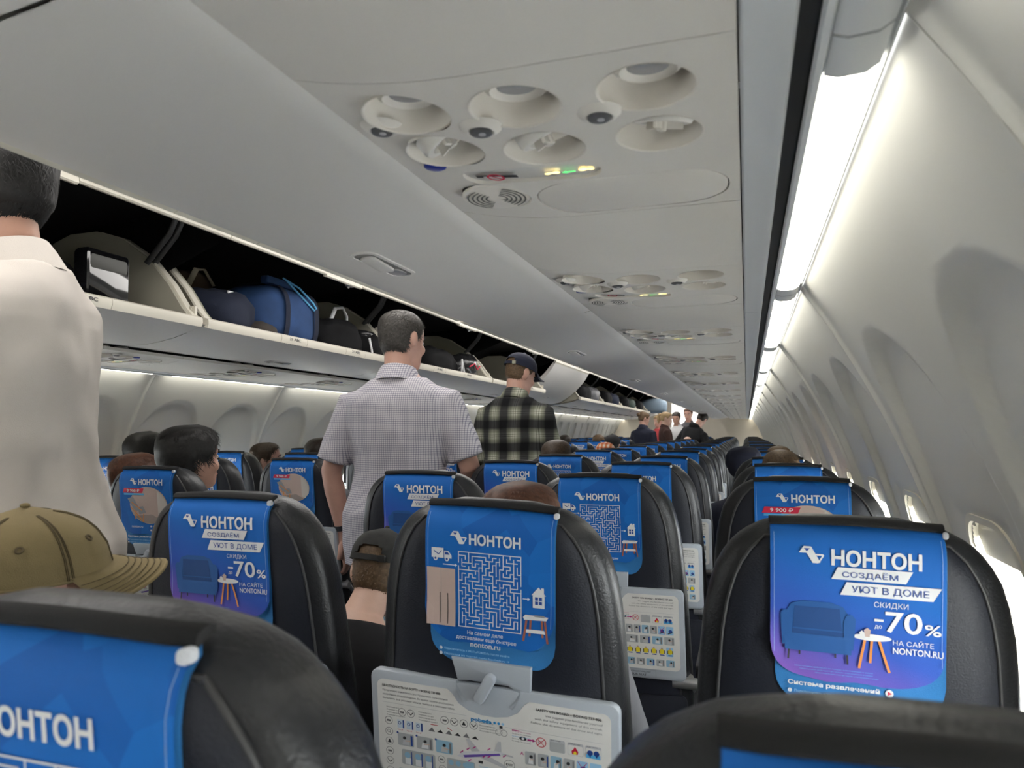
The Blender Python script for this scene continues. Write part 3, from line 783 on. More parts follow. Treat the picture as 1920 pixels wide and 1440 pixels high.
def art_promo():
    A = Art(); logo(A, .035, .020, .0205); brand(A, .074, .0215, .104, .0215)
    A.poly([(.0815, .0445), (.168, .0445), (.160, .0605), (.074, .0605)], WHITE, 2); A.text('СОЗДАЁМ', .087, .0478, PBLUE, w=.064, h=.0105, lay=4)
    A.poly([(.092, .0635), (.2, .0635), (.1905, .0805), (.0845, .0805)], WHITE, 2); A.text('УЮТ В ДОМЕ', .098, .0673, PBLUE, w=.088, h=.0105, lay=4)
    A.text('СКИДКИ', .124, .086, WHITE, w=.039, h=.0085)
    A.text('70', .137, .0975, WHITE, w=.042, h=.0275, bold=.012); A.rect(.1245, .1085, .0105, .0032, WHITE, 2); A.text('до', .125, .1165, WHITE, h=.0052, bold=.01)
    A.text('%', .1815, .1105, WHITE, w=.0185, h=.0145, bold=.015)
    A.text('НА САЙТЕ', .146, .1325, WHITE, w=.046, h=.0082); A.text('NONTON.RU', .146, .1435, WHITE, w=.056, h=.0085, bold=.015)
    # armchair
    A.poly([(.020, .108), (.026, .097), (.040, .0925), (.074, .0925), (.088, .097), (.095, .108), (.092, .152), (.022, .152)], PCHAIR, 1)
    A.poly([(.0125, .112), (.0165, .1065), (.023, .107), (.0265, .114), (.0265, .153), (.0150, .153)], PCHAIR, 3)
    A.poly([(.0890, .114), (.0925, .107), (.099, .1065), (.1030, .112), (.1005, .153), (.0890, .153)], PCHAIR, 3)
    DB = mat('print armchair shade', (.010, .065, .23), .6)
    A.poly([(.0265, .131), (.089, .131), (.089, .137), (.0265, .137)], DB, 2); A.rect(.018, .137, .080, .0225, PCHAIR, 4)
    A.poly([(.030, .100), (.084, .100), (.087, .129), (.028, .129)], DB, 2)
    for a, b in ((.023, .022), (.093, .0935), (.036, .036), (.079, .079)): A.line(a, .1595, b, .172 if a in (.023, .093) else .165, .0024, PDARK, 3)
    # round side table with vases
    A.circ(.122, .1335, .0225, WHITE, 3, ry=.0045)
    for a, b, c in ((.114, .107, .175), (.130, .142, .177), (.122, .120, .167)): A.line(a, .1365, b, c, .003, PORANGE, 2)
    A.poly([(.114, .133), (.1125, .124), (.1165, .121), (.1205, .124), (.119, .133)], PBEIGE, 4); A.poly([(.109, .134), (.107, .128), (.110, .125), (.1135, .128), (.112, .134)], WHITE, 5)
    for k, (a, w_) in enumerate(((.030, .150), (.036, .140), (.055, .120))):
        A.text('предложение действует на товары, участвующие в акции', a, .1795+.0034*k, PLIGHT, w=w_*.62, h=.0016, lay=1)
    stitches(A); return A
def art_offer():
    A = Art(); logo(A, .047, .021, .0185); brand(A, .080, .0225, .092, .019)
    A.circ(.114, .105, .073, PBEIGE, 1, ry=.058, n=36)
    A.poly([(.118, .049), (.150, .056), (.172, .072), (.1855, .098), (.183, .128), (.165, .148), (.150, .140), (.150, .058)], mat('print cream wall', (.62, .57, .52), .6), 2)
    A.poly([(.055, .140), (.125, .133), (.160, .150), (.130, .1615), (.090, .160)], mat('print floor', (.34, .28, .25), .6), 2)
    A.poly([(.022, .052), (.100, .052), (.094, .0665), (.016, .0665)], PRED, 3); A.text('9 900 ₽', .034, .0545, WHITE, w=.050, h=.0095, bold=.02, lay=5)
    A.rect(.020, .068, .080, .0055, PLIGHT, 3)
    # rocking chair
    A.poly([(.034, .085), (.056, .078), (.076, .112), (.072, .124), (.060, .124)], PGREY, 4); A.poly([(.070, .112), (.094, .108), (.104, .128), (.078, .134)], PGREY, 5)
    A.line(.045, .112, .094, .158, .003, PORANGE, 4); A.line(.066, .122, .060, .150, .003, PORANGE, 4); A.line(.094, .132, .092, .156, .003, PORANGE, 4); A.line(.050, .096, .090, .122, .003, PORANGE, 6)
    A.text('nonton.ru', .045, .170, WHITE, w=.044, bold=.015)
    for y in (.168, .180): A.circ(.120, y+.003, .0028, WHITE, 2); A.text('nonton_mebel' if y < .17 else '@nonton', .126, y+.0005, WHITE, h=.0048)
    stitches(A); return A
def art_lower(title):
    A = Art(); title and A.text('Система развлечений', .022, .2015, WHITE, w=.110, h=.0078, bold=.03)
    if title: A.circ(.143, .2055, .0048, WHITE, 2); A.poly([(.1412, .203), (.1462, .2055), (.1412, .208)], PRED, 3)
    for k, s in enumerate(('Подключитесь к Wi-Fi «POBEDA» после взлёта', 'Переходи на портал media.flypobeda.ru →')):
        A.circ(.0245, .2160+.0082*k, .0026, WHITE, 2); A.text('12'[k], .0240, .2145+.0082*k, COVLOW, h=.003, lay=4); A.text(s, .030, .2140+.0082*k, PSKY, w=.106, h=.0042, bold=.005)
    A.poly([(.1885, .112), (.200, .104), (.200, .128), (.1885, .128)], WHITE, 1)
    return A
ARTS = {'promo': art_promo(), 'maze': art_maze(), 'offer': art_offer()}
LOWART = {True: art_lower(True), False: art_lower(False)}
CU = [i*.205/14 for i in range(1, 14)]; CV = [i*.014 for i in range(1, 17)]

# safety card artwork in card coordinates (u 0..0.376, v 0..0.205)
def art_card():
    A = Art(); G = mat('print card grey', (.20, .20, .21), .6); LG = mat('print pale grey', (.55, .56, .58), .6)
    A.text('БЕЗОПАСНОСТЬ НА БОРТУ – BOEING 737-800', .010, .008, PDARK, w=.100, h=.0042, bold=.02)
    for k, s in enumerate(('Предлагаем ознакомиться с правилами пользования', 'аварийным оборудованием. Во время полета необходимо', 'выполнять все указания членов экипажа и световых табло.')):
        A.text(s, .010, .0165+.0068*k, G, w=(.112, .122, .124)[k], h=.0042)
    A.text('SAFETY ON BOARD – BOEING 737-800', .362, .008, PDARK, w=.098, h=.0042, bold=.02, right=True)
    for k, s in enumerate(('We suggest you familiarize yourself', 'with the safety equipment of this aircraft.', 'Follow the directions of the crew and signs.')):
        A.text(s, .364, .0165+.0068*k, G, w=(.086, .102, .108)[k], h=.0044, right=True)
    A.text('pobeda', .160, .0395, mat('print brand blue', (.02, .30, .68), .6), w=.034, h=.0085, bold=.03)
    for i in range(3): A.circ(.1985+.0065*i, .0432, .0022, mat('print brand blue', (0, 0, 0)) if i < 2 else PSKY, 2)
    A.rect(.008, .0390, .145, .0005, LG, 1); A.rect(.215, .0470, .150, .0005, LG, 1)
    def icon(x, y, r, kind=0):
        A.circ(x, y, r, G, 2, hole=.0007)
        if kind == 0: A.rect(x-r*.5, y-r*.2, r, r*.45, G, 2)
        elif kind == 1: A.line(x-r*.6, y-r*.3, x, y+r*.4, .0012, PDARK, 2); A.line(x, y+r*.4, x+r*.6, y-r*.3, .0012, PDARK, 2)
        elif kind == 2: A.circ(x-r*.1, y-r*.1, r*.4, G, 2, hole=.0007); A.line(x+r*.2, y+r*.2, x+r*.6, y+r*.6, .001, G, 2)
        else: A.poly([(x, y-r*.6), (x+r*.5, y+r*.4), (x-r*.5, y+r*.4)], PDARK, 2)
    for i, x in enumerate((.043, .058)): icon(x, .0525, .0068, i)
    for i, x in enumerate((.116, .132, .148, .164)): icon(x, .0535, .0068, (0, 1, 3, 1)[i])
    for x, n in ((.016, 4), (.072, 4), (.174, 4)):
        for k in range(n): A.text('Разрешено во время полёта'[:14+k*2], x, .0455+.0045*k, G, h=.0027)
    A.rect(.206, .0465, .005, .0045, PDARK, 2); A.circ(.205, .0575, .0055, G, 2, hole=.0006); A.circ(.213, .0575, .0055, G, 2, hole=.0006)
    for k in range(5): A.text('Do during / Do not during', .226, .050+.004*k, PPINK if k == 0 else PLIGHT if k == 2 else G, h=.0025)
    A.line(.226, .0495, .238, .0495, .0012, PPINK, 2)
    for i, y in enumerate((.0700, .0890, .1060, .1230, .140, .157)): icon(.019, y, .0068, (0, 2, 3, 0, 1, 0)[i])
    for i, x in enumerate((.034, .050, .066)):
        A.rect(x, .0660, .012, .014, mat('print pale blue', (.62, .72, .80), .6), 1); A.circ(x+.004, .0715, .0028, PBLUE, 2, hole=.0009); A.rect(x+.0095, .066, .0022, .014, PBLUE, 2)
        A.text('Take off', x, .0820, PRED, h=.002)
    for i in range(6):
        x = .088+.0145*i; A.poly([(x, .076), (x+.006, .069+.002*(i % 2)), (x+.011, .0765)], PDARK if i % 2 else G, 1)
    A.rect(.092, .0640, .012, .0010, PRED, 2); A.line(.12, .065, .128, .069, .001, PRED, 2)
    SKIN = mat('print skin', (.62, .45, .37), .6)
    def pic(x, y, w, h, bg, k):
        A.poly(rrect(x, x+w, y, y+h, .0022, 3), bg, 1)
        rr = random.Random(k*7+3)
        A.circ(x+w*(.35+.3*rr.random()), y+h*.36, h*.13, PDARK, 3); A.poly([(x+w*.28, y+h*.9), (x+w*.35, y+h*.48), (x+w*.68, y+h*.50), (x+w*.72, y+h*.9)], WHITE if k % 2 else LG, 2)
        A.line(x+w*.45, y+h*.58, x+w*.80, y+h*(.4+.3*rr.random()), .0016, SKIN, 4); A.rect(x+w*.80, y+h*.12, w*.12, h*.8, PBLUE if k % 3 == 0 else G, 2)
    PG = mat('print panel grey', (.45, .47, .48), .6); PB = mat('print panel blue', (.30, .52, .68), .6)
    for i in range(3): pic(.034+.033*i, .0885, .028, .0215, (PG, PG, PB)[i], i); A.circ(.034+.033*i, .0885, .0018, PBLUE, 3)
    A.poly(rrect(.040, .098, .116, .142, .003, 3), PG, 1)
    for i in range(3): A.circ(.050+.018*i, .125, .0052, PB, 3); A.rect(.046+.018*i, .130, .010, .011, WHITE, 2); A.rect(.056+.018*i, .119, .002, .022, PBLUE, 2)
    icon(.109, .121, .0062, 0); icon(.110, .137, .0062, 0); A.poly(rrect(.118, .165, .116, .142, .003, 3), PG, 1); A.rect(.150, .117, .013, .024, PB, 2)
    for i in range(3): A.circ(.125+.012*i, .123, .0045, PB, 3)
    # aeroplane seen from above the wing
    FU = mat('print fuselage', (.70, .71, .74), .6); VI = mat('print cabin violet', (.14, .08, .40), .6)
    def Lp(t, o): return (.140+t*.066+o*.010, .108-t*.0145+o*.022)
    A.poly([(.135, .110), (.146, .1005), (.203, .0885), (.213, .091), (.206, .0965), (.150, .111)], FU, 3); A.poly([(.146, .106), (.205, .0925), (.207, .0955), (.148, .110)], VI, 4)
    A.poly([(.160, .099), (.151, .078), (.156, .077), (.174, .0955)], LG, 2); A.poly([(.172, .105), (.212, .116), (.216, .112), (.186, .0995)], LG, 2); A.poly([(.212, .116), (.219, .108), (.2205, .109), (.214, .1175)], LG, 3)
    A.poly([(.197, .0895), (.203, .073), (.208, .0725), (.2085, .090)], LG, 4); A.poly([(.207, .0905), (.226, .093), (.228, .0955), (.207, .0945)], LG, 2); A.poly([(.171, .111), (.178, .1105), (.178, .115), (.171, .115)], PDARK, 3)
    for x, y in ((.152, .096), (.162, .092), (.186, .0905), (.141, .103), (.154, .115), (.178, .104), (.186, .103), (.211, .097)):
        A.line(x, y, x+.005, y-.004, .0016, PPINK, 5)
    A.circ(.221, .1085, .0085, G, 2, hole=.0007); A.text('EXIT', .2155, .1065, PDARK, w=.011, h=.0036, bold=.03)
    for i in range(5): A.text('При посадке на воду аварийные выходы закрыты', .172, .119+.005*i, PLIGHT, w=.058-.006*(i == 4), h=.0028)
    # right-hand blocks
    A.circ(.243, .0610, .0058, PDARK, 1, ry=.0032); A.circ(.243, .0610, .0022, WHITE, 2); A.line(.250, .0615, .259, .0615, .0022, PPINK, 2); A.poly([(.258, .0590), (.263, .0615), (.258, .0640)], PPINK, 2)
    A.circ(.271, .0620, .0080, PRED, 2, hole=.001); A.line(.2655, .0565, .2765, .0675, .001, PRED, 3); A.line(.2655, .0675, .2765, .0565, .001, PRED, 3); A.circ(.269, .062, .002, G, 2, hole=.0005)
    for i, x in enumerate((.284, .3115, .3380)):
        A.poly(rrect(x, x+.0235, .0535, .0735, .0022, 3), LG, 1); A.poly(rrect(x+.0006, x+.0229, .0575, .0729, .002, 3), CARD if i else PG, 2)
        A.text(('ДЫМ / SMOKE', 'ПОЖАР / FIRE', 'ВОДА / WATER')[i], x+.002, .0542, PDARK, h=.0020)
    A.poly([(.3185, .0715), (.3175, .0665), (.3210, .0625), (.3225, .0590), (.3260, .0640), (.3275, .0670), (.3265, .0715)], PRED, 3); A.poly([(.3205, .0715), (.3205, .0685), (.3230, .0655), (.3255, .0690), (.3245, .0715)], PYEL, 4)
    A.rect(.3395, .0670, .0205, .0058, PLIGHT, 3); A.circ(.345, .0645, .0042, PBLUE, 4); A.circ(.3545, .0645, .0042, PBLUE, 4); A.rect(.344, .0655, .0022, .0055, PBLUE, 4); A.rect(.3535, .0655, .0022, .0055, PBLUE, 4)
    A.text('A', .2385, .0825, PPINK, h=.0052, bold=.02); A.text('B', .2385, .1100, PPINK, h=.0052, bold=.02)
    for i in range(6):
        x = .246+.0197*i
        if i < 4: pic(x, .0805, .0172, .0215, (PG, PG, PB, PG)[i], i+5)
        else:
            A.poly(rrect(x, x+.0172, .0805, .1020, .002, 3), PSKY, 1); A.circ(x+.010, .0925, .0045, PBLUE, 3); A.line(x+.004, .099, x+.015, .095, .0022, PDARK, 3)
            if i == 4: A.line(x+.002, .082, x+.0155, .1005, .0009, PPINK, 4); A.line(x+.002, .1005, x+.0155, .082, .0009, PPINK, 4)
    for i, (x, w_) in enumerate(((.246, .030), (.280, .026), (.310, .025), (.339, .024))): pic(x, .1080, w_, .0205, (PG, PG, PB, PG)[i], i+11)
    for i in range(6):
        x = .249+.0195*i
        if i == 5: A.poly(rrect(x-.0035, x+.0130, .1350, .1590, .002, 3), PSKY, 1)
        A.circ(x+.0055, .1385, .0024, SKIN, 3); A.circ(x+.0055, .1465, .0062, PYEL, 2, ry=.0068); A.rect(x-.0010, .1430, .0018, .009, PDARK, 3); A.rect(x+.0108, .1430, .0018, .009, PDARK, 3); A.rect(x+.001, .1545, .0105, .0022, PBLUE, 2)
    for i in range(4): pic(.034+.033*i, .150, .028, .020, PG, i+20)
    for i in range(5): pic(.034+.033*i, .176, .028, .020, (PG, PB)[i % 2], i+30)
    for i in range(5): pic(.246+.024*i, .168, .020, .018, (PB, PG)[i % 2], i+40)
    return A
CARDART = art_card()

def make_seat(kind, detail=True):
    t = empty('passenger_seat')
    zs = [.46, .52, .60, .70, .80, .88, .94, 1.0, 1.04, 1.07, 1.09, 1.105, 1.115, 1.123, 1.130, 1.135, 1.139, 1.142, 1.1445, 1.146]
    b = MB().loft([ring(z) for z in zs]); bk = b.build('backrest', LEATHER, t, ang=60)
    if detail:
        # fabric back panel let into the leather, with piped edge
        def pe(z): return s_hw(z)-lerp(z, [.6, .95, 1.08], [.028, .030, .030])
        g = MB(); zz = frange(.60, 1.118, 28)
        g.grid(lambda u, z: (u*pe(z), rear_y(u*pe(z), z)-.0022-(.003 if abs(u) < .98 else -.002), z), frange(-1, 1, 18), zz); g.build('back_panel', FABRIC, bk, ang=60)
        pth = [(-pe(z), rear_y(-pe(z), z)-.0018, z) for z in zz]+[(pe(z), rear_y(pe(z), z)-.0018, z) for z in zz[::-1]]
        MB().tube(pth, .0024, 8).build('piping', PIPING, bk)
    # headrest covers: lower sheet first, printed sheet over it, black elastic along the top
    def sheet(name, m, u0, u1, v1, r, off, seed, parent):
        us_ = [u0+(u1-u0)*t for t in (0, .01, .025, .045, .07, .1, .14, .19, .25, .33, .42, .5, .58, .67, .75, .81, .86, .9, .93, .955, .975, .99, 1)]; n = 24
        def f(a, q):
            # rounded lower corners
            e = min(a-u0, u1-a)
            vm = v1-(r-math.sqrt(max(0, r*r-(r-e)**2)) if e < r else 0)
            vm += .0016*math.sin(a*95+seed)
            v = q*vm; x, y, z = cov(a, v, 0)
            fl = .0035*sstep(.75, 1, q)*(.6+.4*math.sin(a*70+seed*2))+.0012*sstep(.02, 0, e)
            return (x, y-off-fl, z)
        qs = frange(0, 1, n); top = []
        g = MB().grid(f, us_, qs)
        # over the top and down the front
        fr = [[f(a, 0) for a in us_]]+[[(a-.1025, s_yc(1.14)+dy, z) for a in us_] for dy, z in ((-.0335, 1.1395), (-.029, 1.1425))]
        g.loft(fr, False, False, False)
        return g.build(name, m, parent, ang=60), f
    low, _ = sheet('lower_headrest_cover', COVLOW, .006, .2065, .2345, .042, -.0010, 2.3, t)
    cv, cf = sheet('headrest_cover', {'promo': COV_P}.get(kind, COV_F), 0, .205, .197 if kind != 'maze' else .203, .048, .0022, {'promo': 1., 'maze': 4.1, 'offer': 2.}[kind], t)
    v1 = .197 if kind != 'maze' else .203
    def fa(u, v, o):
        x, y, z = cov(u, v, 0); e = max(0, min(u, .205-u)); vm = v1-(.048-math.sqrt(max(0, .048**2-(.048-e)**2)) if e < .048 else 0); q = min(1, v/max(vm, .01)); return (x, y-.0022-.0035*sstep(.75, 1, q)-.0013*sstep(.02, 0, min(u, .205-u))-o-.0004*(q > .7), z)
    ARTS[kind].build('print', fa, cv, CU, CV)
    if detail:
        def fl(u, v, o): x, y, z = cov(u, v, 0); return (x, y+.0010-.0035*sstep(.75, 1, v/.2345)-o-.0004, z)
        LOWART[kind != 'maze'].build('print', fl, low, CU, CV)
    s = MB(); xs = frange(-.104, .104, 12)
    s.loft([[(x, rear_y(x*.9, 1.13)-.0095+(.002 if abs(x) > .1 else 0)+dy, 1.1405-.35*x*x+dz) for dy, dz in ((0, -.0035), (-.0022, -.001), (-.001, .0035), (.003, .0062), (.009, .0072), (.013, .0055), (.012, .002), (.006, .0))] for x in xs]); st = s.build('elastic_band', BLACK, t, ang=50)
    if detail:
        w = MB().prism(rrect(.100, .107, 1.127, 1.136, .003, 3), lambda u, v, q: (u, rear_y(.1, 1.12)-.0125+q+(u-.1)*.6, v), .006, .001); w.build('velcro_tab', mat('frayed white velcro', (.62, .64, .68), .9, bump=1, bscale=800), st)
    if detail:
        # tray table, its card, latch block
        x0, x1, z0, z1 = -.2, .2, .640, .868
        out = rrect(x0, x1, z0, z1, .014, 5)
        # scooped notch in the top edge for the latch
        notch = [(.072, z1), (.060, z1-.004), (.052, z1-.013), (.040, z1-.026), (.018, z1-.033), (-.018, z1-.033), (-.040, z1-.026), (-.052, z1-.013), (-.060, z1-.004), (-.072, z1)]
        tt = MB().prism(out, lambda u, v, w: (u, s_yr(v)-.022+w, v), .020, .004)
        tb = tt.build('tray_table', GREYP, t, ang=35)
        cuts = rrect(-.188, .188, z0+.026, z1-.014, .012, 5)
        # card outline with the notch
        co = []
        for p in cuts: co.append(p)
        top = z1-.014
        co2 = [p for p in rrect(-.188, .188, z0+.026, top, .012, 5)]
        # insert notch between the top-right and top-left corner arcs (ccw: right top arc ends, then left top arc starts)
        k = 6
        co2 = co2[:k]+[(.066, top), (.058, top-.006), (.048, top-.020), (.032, top-.029), (.012, top-.033), (-.012, top-.033), (-.032, top-.029), (-.048, top-.020), (-.058, top-.006), (-.066, top)]+co2[k:]
        cd = MB(); N = len(co2); V = [Vector(p) for p in co2]; r = delaunay_2d_cdt(V, [(i, (i+1) % N) for i in range(N)], [], 1, 1e-6)
        cd.add([(x, s_yr(z)-.0228, z) for x, z in r[0]], [tuple(f) for f in r[2]])
        card = cd.build('safety_card', CARD, tb)
        CARDART.build('print', lambda u, v, o: (u-.188, s_yr(top-v*.96)-.0228-o*.5, top-v*.96), card)
        sc = MB().grid(lambda u, v: (u*.052*(1-.25*v*v), s_yr(z1-.012)-.0235+.011*math.sin(min(1, v)*pi*.5)*math.cos(u*pi/2)**.6, z1+.001-.030*v), frange(-1, 1, 14), frange(0, 1, 8)); sc.build('finger_scoop', mat('tray scoop grey', (.34, .38, .43), .4), tb)
        pt = Art(); pt.text('НАХОДИТСЯ ПОД ВАШИМ КРЕСЛОМ', .0, .0, PDARK, w=.085, h=.004, bold=.01); pt.text('UNDER YOUR SEAT', .0, .0068, PDARK, w=.075, h=.0052, bold=.01)
        pt.line(-.01, -.004, .098, -.004, .0008, PGREY); pt.line(-.01, .0165, .098, .0165, .0008, PGREY); pt.line(.098, -.004, .098, .0165, .0008, PGREY); pt.line(-.01, -.004, -.01, .0165, .0008, PGREY)
        pt.build('life_vest_notice', lambda u, v, o: (u+.03, s_yr(z0+.020-v)-.0228-o, z0+.020-v), tb)
        pl = MB().prism([(-.060, .905), (-.050, .868), (-.032, .871), (.032, .871), (.056, .860), (.066, .864), (.068, .905)][::1], lambda u, v, w: (u, s_yr(v)-.020+w, v), .016, .003); pb = pl.build('latch_plate', GREYP, t, ang=35)
        M = Matrix.Translation((-.002, s_yr(.866)-.030, .866)) @ Matrix.Rotation(rad(28), 4, 'Y')
        lt = MB().prism(rrect(-.0085, .0085, -.024, .024, .007, 4), lambda u, v, w: M @ Vector((u, w-.006, v)), .016, .004); lt.build('tray_latch', GREYP, pb, ang=35)
        for sx in (-1, 1):
            MB().tube([(sx*.205, s_yr(.64)+.012, .642), (sx*.208, s_yr(.62)+.05, .60)], .011, 10).build('tray_arm', METAL, t)
        MB().tube([(-.222, s_yr(.63)+.003, .630), (.222, s_yr(.63)+.003, .630)], .0085, 12).tube([(.165, s_yr(.63)+.003, .630), (.225, s_yr(.63)+.003, .630)], .014, 14).build('tray_hinge_bar', METAL, t)
        pk = MB().prism(rrect(-.2, .2, .36, .60, .02, 4), lambda u, v, w: (u, s_yr(max(v, .46))-.012+w-.02*(v < .5), v), .02, .005); pk.build('literature_pocket', FABRIC, t)
    # cushion, armrests, leg frame
    cu = MB(); cy = s_yr(.46)+.10
    cu.prism(rrect(-.215, .215, cy, cy+.44, .05, 5), lambda u, v, w: (u, v, .34+w), .12, .03); cu.build('seat_cushion', LEATHER, t)
    if detail:
        for sx in (-1, 1):
            MB().prism(rrect(cy-.02, cy+.36, .60, .645, .02, 4), lambda u, v, w: (sx*.2395-.018+w, u, v), .036, .008).build('armrest', DARKP, t)
    for sx in (-1, 1):
        lg = MB().tube([(sx*.16, cy+.05, .34), (sx*.16, cy-.02, .02)], .016, 8).tube([(sx*.16, cy+.36, .34), (sx*.16, cy+.42, .02)], .016, 8); lg.box((sx*.16, cy+.2, .012), (.03, .5, .024)); lg.build('leg_frame', METAL, t)
    return t
SEATS = {(k, d): make_seat(k, d) for d in (True, False) for k in ('promo', 'maze', 'offer')}
used = set()
CX = {'F': .1257, 'E': .1257-.4793, 'D': .1257-2*.4793}
CX['C'] = CX['D']-.4793-.4644; CX['B'] = CX['C']-.4793; CX['A'] = CX['B']-.4793
FIX = {('D', 1): 'promo', ('E', 1): 'maze', ('F', 1): 'promo', ('D', 2): 'promo', ('E', 2): 'maze', ('F', 2): 'offer', ('D', 3): 'promo', ('E', 3): 'maze', ('F', 3): 'maze',
       ('E', 0): 'maze', ('F', 0): 'promo', ('D', 0): 'promo', ('D', 4): 'maze', ('E', 4): 'promo', ('D', 5): 'promo', ('C', 1): 'maze', ('C', 2): 'offer', ('C', 3): 'offer', ('B', 3): 'maze', ('D', 6): 'offer', ('D', 7): 'maze', ('E', 5): 'maze', ('B', 2): 'maze'}
NUDGE = {('F', 0): (-.036, .030, -.012), ('E', 0): (-.026, .030, .004), ('E', 1): (-.060, 0, 0), ('D', 1): (-.034, 0, 0), ('D', 2): (-.016, 0, 0), ('F', 1): (-.020, .0, -.009), ('F', 2): (-.01, 0, 0)}
WHAT = {'promo': 'purple and blue armchair cover', 'maze': 'blue maze cover', 'offer': 'blue cover with red price banner'}
PLACE = {'A': 'left window seat', 'B': 'left middle seat', 'C': 'left aisle seat', 'D': 'right aisle seat', 'E': 'right middle seat', 'F': 'right window seat'}
rs = random.Random(5)
for row in range(0, 22):
    for c in 'ABCDEF':
        if row == 0 and c in 'ABC': continue
        k = FIX.get((c, row)) or rs.choice(('promo', 'maze', 'offer'))
        d = row <= 7
        p = SEATS[(k, d)]
        t = p if (k, d) not in used else copy_tree(p); used.add((k, d))
        n = NUDGE.get((c, row), (rs.uniform(-.003, .003), rs.uniform(-.012, .012), rs.uniform(-.004, .004)) if row > 3 else (0, 0, 0))
        t.location = (CX[c]+n[0], 1.0133+.75*(row-1)+.008+n[1], n[2])
        if c == 'E' and row == 1: t.rotation_euler.y = rad(2.2)
        elif (c, row) == ('F', 1): t.rotation_euler.y = rad(1.2)
        tag(t, '%s, %s, %s row %s' % (PLACE[c], WHAT[k], NUM[row], 'ahead' if row else 'beside the camera'), 'seat', 'aircraft seats of the %s block' % ('left' if c in 'ABC' else 'right'))
# ------------------------------------------------------------------ people
HR = [(-.118, .060, .018, .014), (-.112, .056, .034, .028), (-.098, .047, .052, .043), (-.070, .024, .076, .055), (-.035, .006, .092, .0645), (0, 0, .0965, .070), (.035, -.003, .099, .0745),
      (.062, -.005, .0945, .0730), (.082, -.006, .083, .065), (.098, -.006, .066, .052), (.110, -.006, .044, .036), (.1165, -.006, .024, .020)]
def head_pt(phi, z, off=0):
    zs = [r[0] for r in HR]; c = lerp(z, zs, [r[1] for r in HR]); d = lerp(z, zs, [r[2] for r in HR]); w = lerp(z, zs, [r[3] for r in HR])
    s, q = math.sin(phi), math.cos(phi); e = 2/2.25
    p = Vector((w*math.copysign(abs(s)**e, s), c+d*math.copysign(abs(q)**e, q), z))
    if off:
        n = Vector((p.x/w**2, (p.y-c)/d**2, (z-.0)/.118**2*.9)).normalized(); p = p+n*off
    return p
def hair_h(phi, bald):
    a = abs((phi+pi) % (2*pi)-pi)*180/pi
    h = lerp(a, [0, 45, 62, 75, 84, 100, 112, 130, 180], [.068, .062, .040, .0, -.010, .004, -.045, -.066, -.070])
    return h
def make_hair(root, M, m, thick, name='hair', bald=False, strands=0, slen=.03, seed=1, bun=None, k=1, sweep=0):
    mb = MB(); zs = frange(-.082, .1162, 34); ph = [2*pi*i/56 for i in range(56)]
    def mk(p, z):
        v = (z-hair_h(p, bald))/.022
        if bald: v = min(v, (.070-z)/.02 if abs((p+pi) % (2*pi)-pi) > .9 else (.05-z)/.02)
        return max(-.4, min(1, v))
    def f(i, j):
        p, z = ph[i % 56], zs[j]; t = mk(p, z); q = head_pt(p, z)
        o = (-.003 if t <= 0 else -.003+(thick+.003)*sstep(0, 1, t)); nn = noise.noise(Vector((q.x*38, q.y*38, q.z*30+seed)))
        return head_pt(p, z, o+(nn*.22*thick if t > 0 else 0))
    vs = [f(i, j) for j in range(35) for i in range(56)]; fs = []
    for j in range(34):
        for i in range(56):
            if max(mk(ph[i], zs[j]), mk(ph[(i+1) % 56], zs[j+1])) > -.35: fs.append((j*56+i, j*56+(i+1) % 56, (j+1)*56+(i+1) % 56, (j+1)*56+i))
    n0 = len(vs); vs.append(head_pt(0, .1165, thick)+Vector((0, 0, .002)))
    if not bald: fs += [(34*56+i, 34*56+(i+1) % 56, n0) for i in range(56)]
    mb.add([M @ v for v in vs], fs)
    rr = random.Random(seed); n = 0
    while n < strands:
        p, z = rr.uniform(0, 2*pi), rr.uniform(-.07, .116)
        if mk(p, z) < .25: continue
        n += 1; o = thick*.85; a = head_pt(p, z, o)
        dz = -slen*(.75 if z < .09 else .25)*rr.uniform(.5, 1.1); dp = rr.uniform(-.35, .35)*slen/.05+sweep
        if z > .085: b = head_pt(p+dp, max(-.08, z-.012), o+.003+rr.random()*.004); b = a+(b-a).normalized()*slen*rr.uniform(.5, 1)+Vector((0, 0, .001))
        else: b = head_pt(p+dp, max(-.082, z+dz), o+.0015+rr.random()*.004)
        w = (b-a).cross(a).normalized()*(.0016+.0008*rr.random())
        mb.add([M @ (a-w), M @ (a+w), M @ b], [(0, 1, 2)])
    if bun == 'bun': mb.ell(M @ Vector((0, -.115, .035)), (.040*k, .034*k, .036*k), 14, 10)
    if bun == 'tail':
        mb.tube([M @ Vector(q) for q in ((0, -.095, .045), (0, -.125, .050), (0, -.145, .020), (0, -.142, -.04), (0, -.125, -.10), (.004, -.118, -.13))], [.018*k, .024*k, .030*k, .030*k, .022*k, .006*k], 12)
    return mb.build(name, m, root, ang=70)
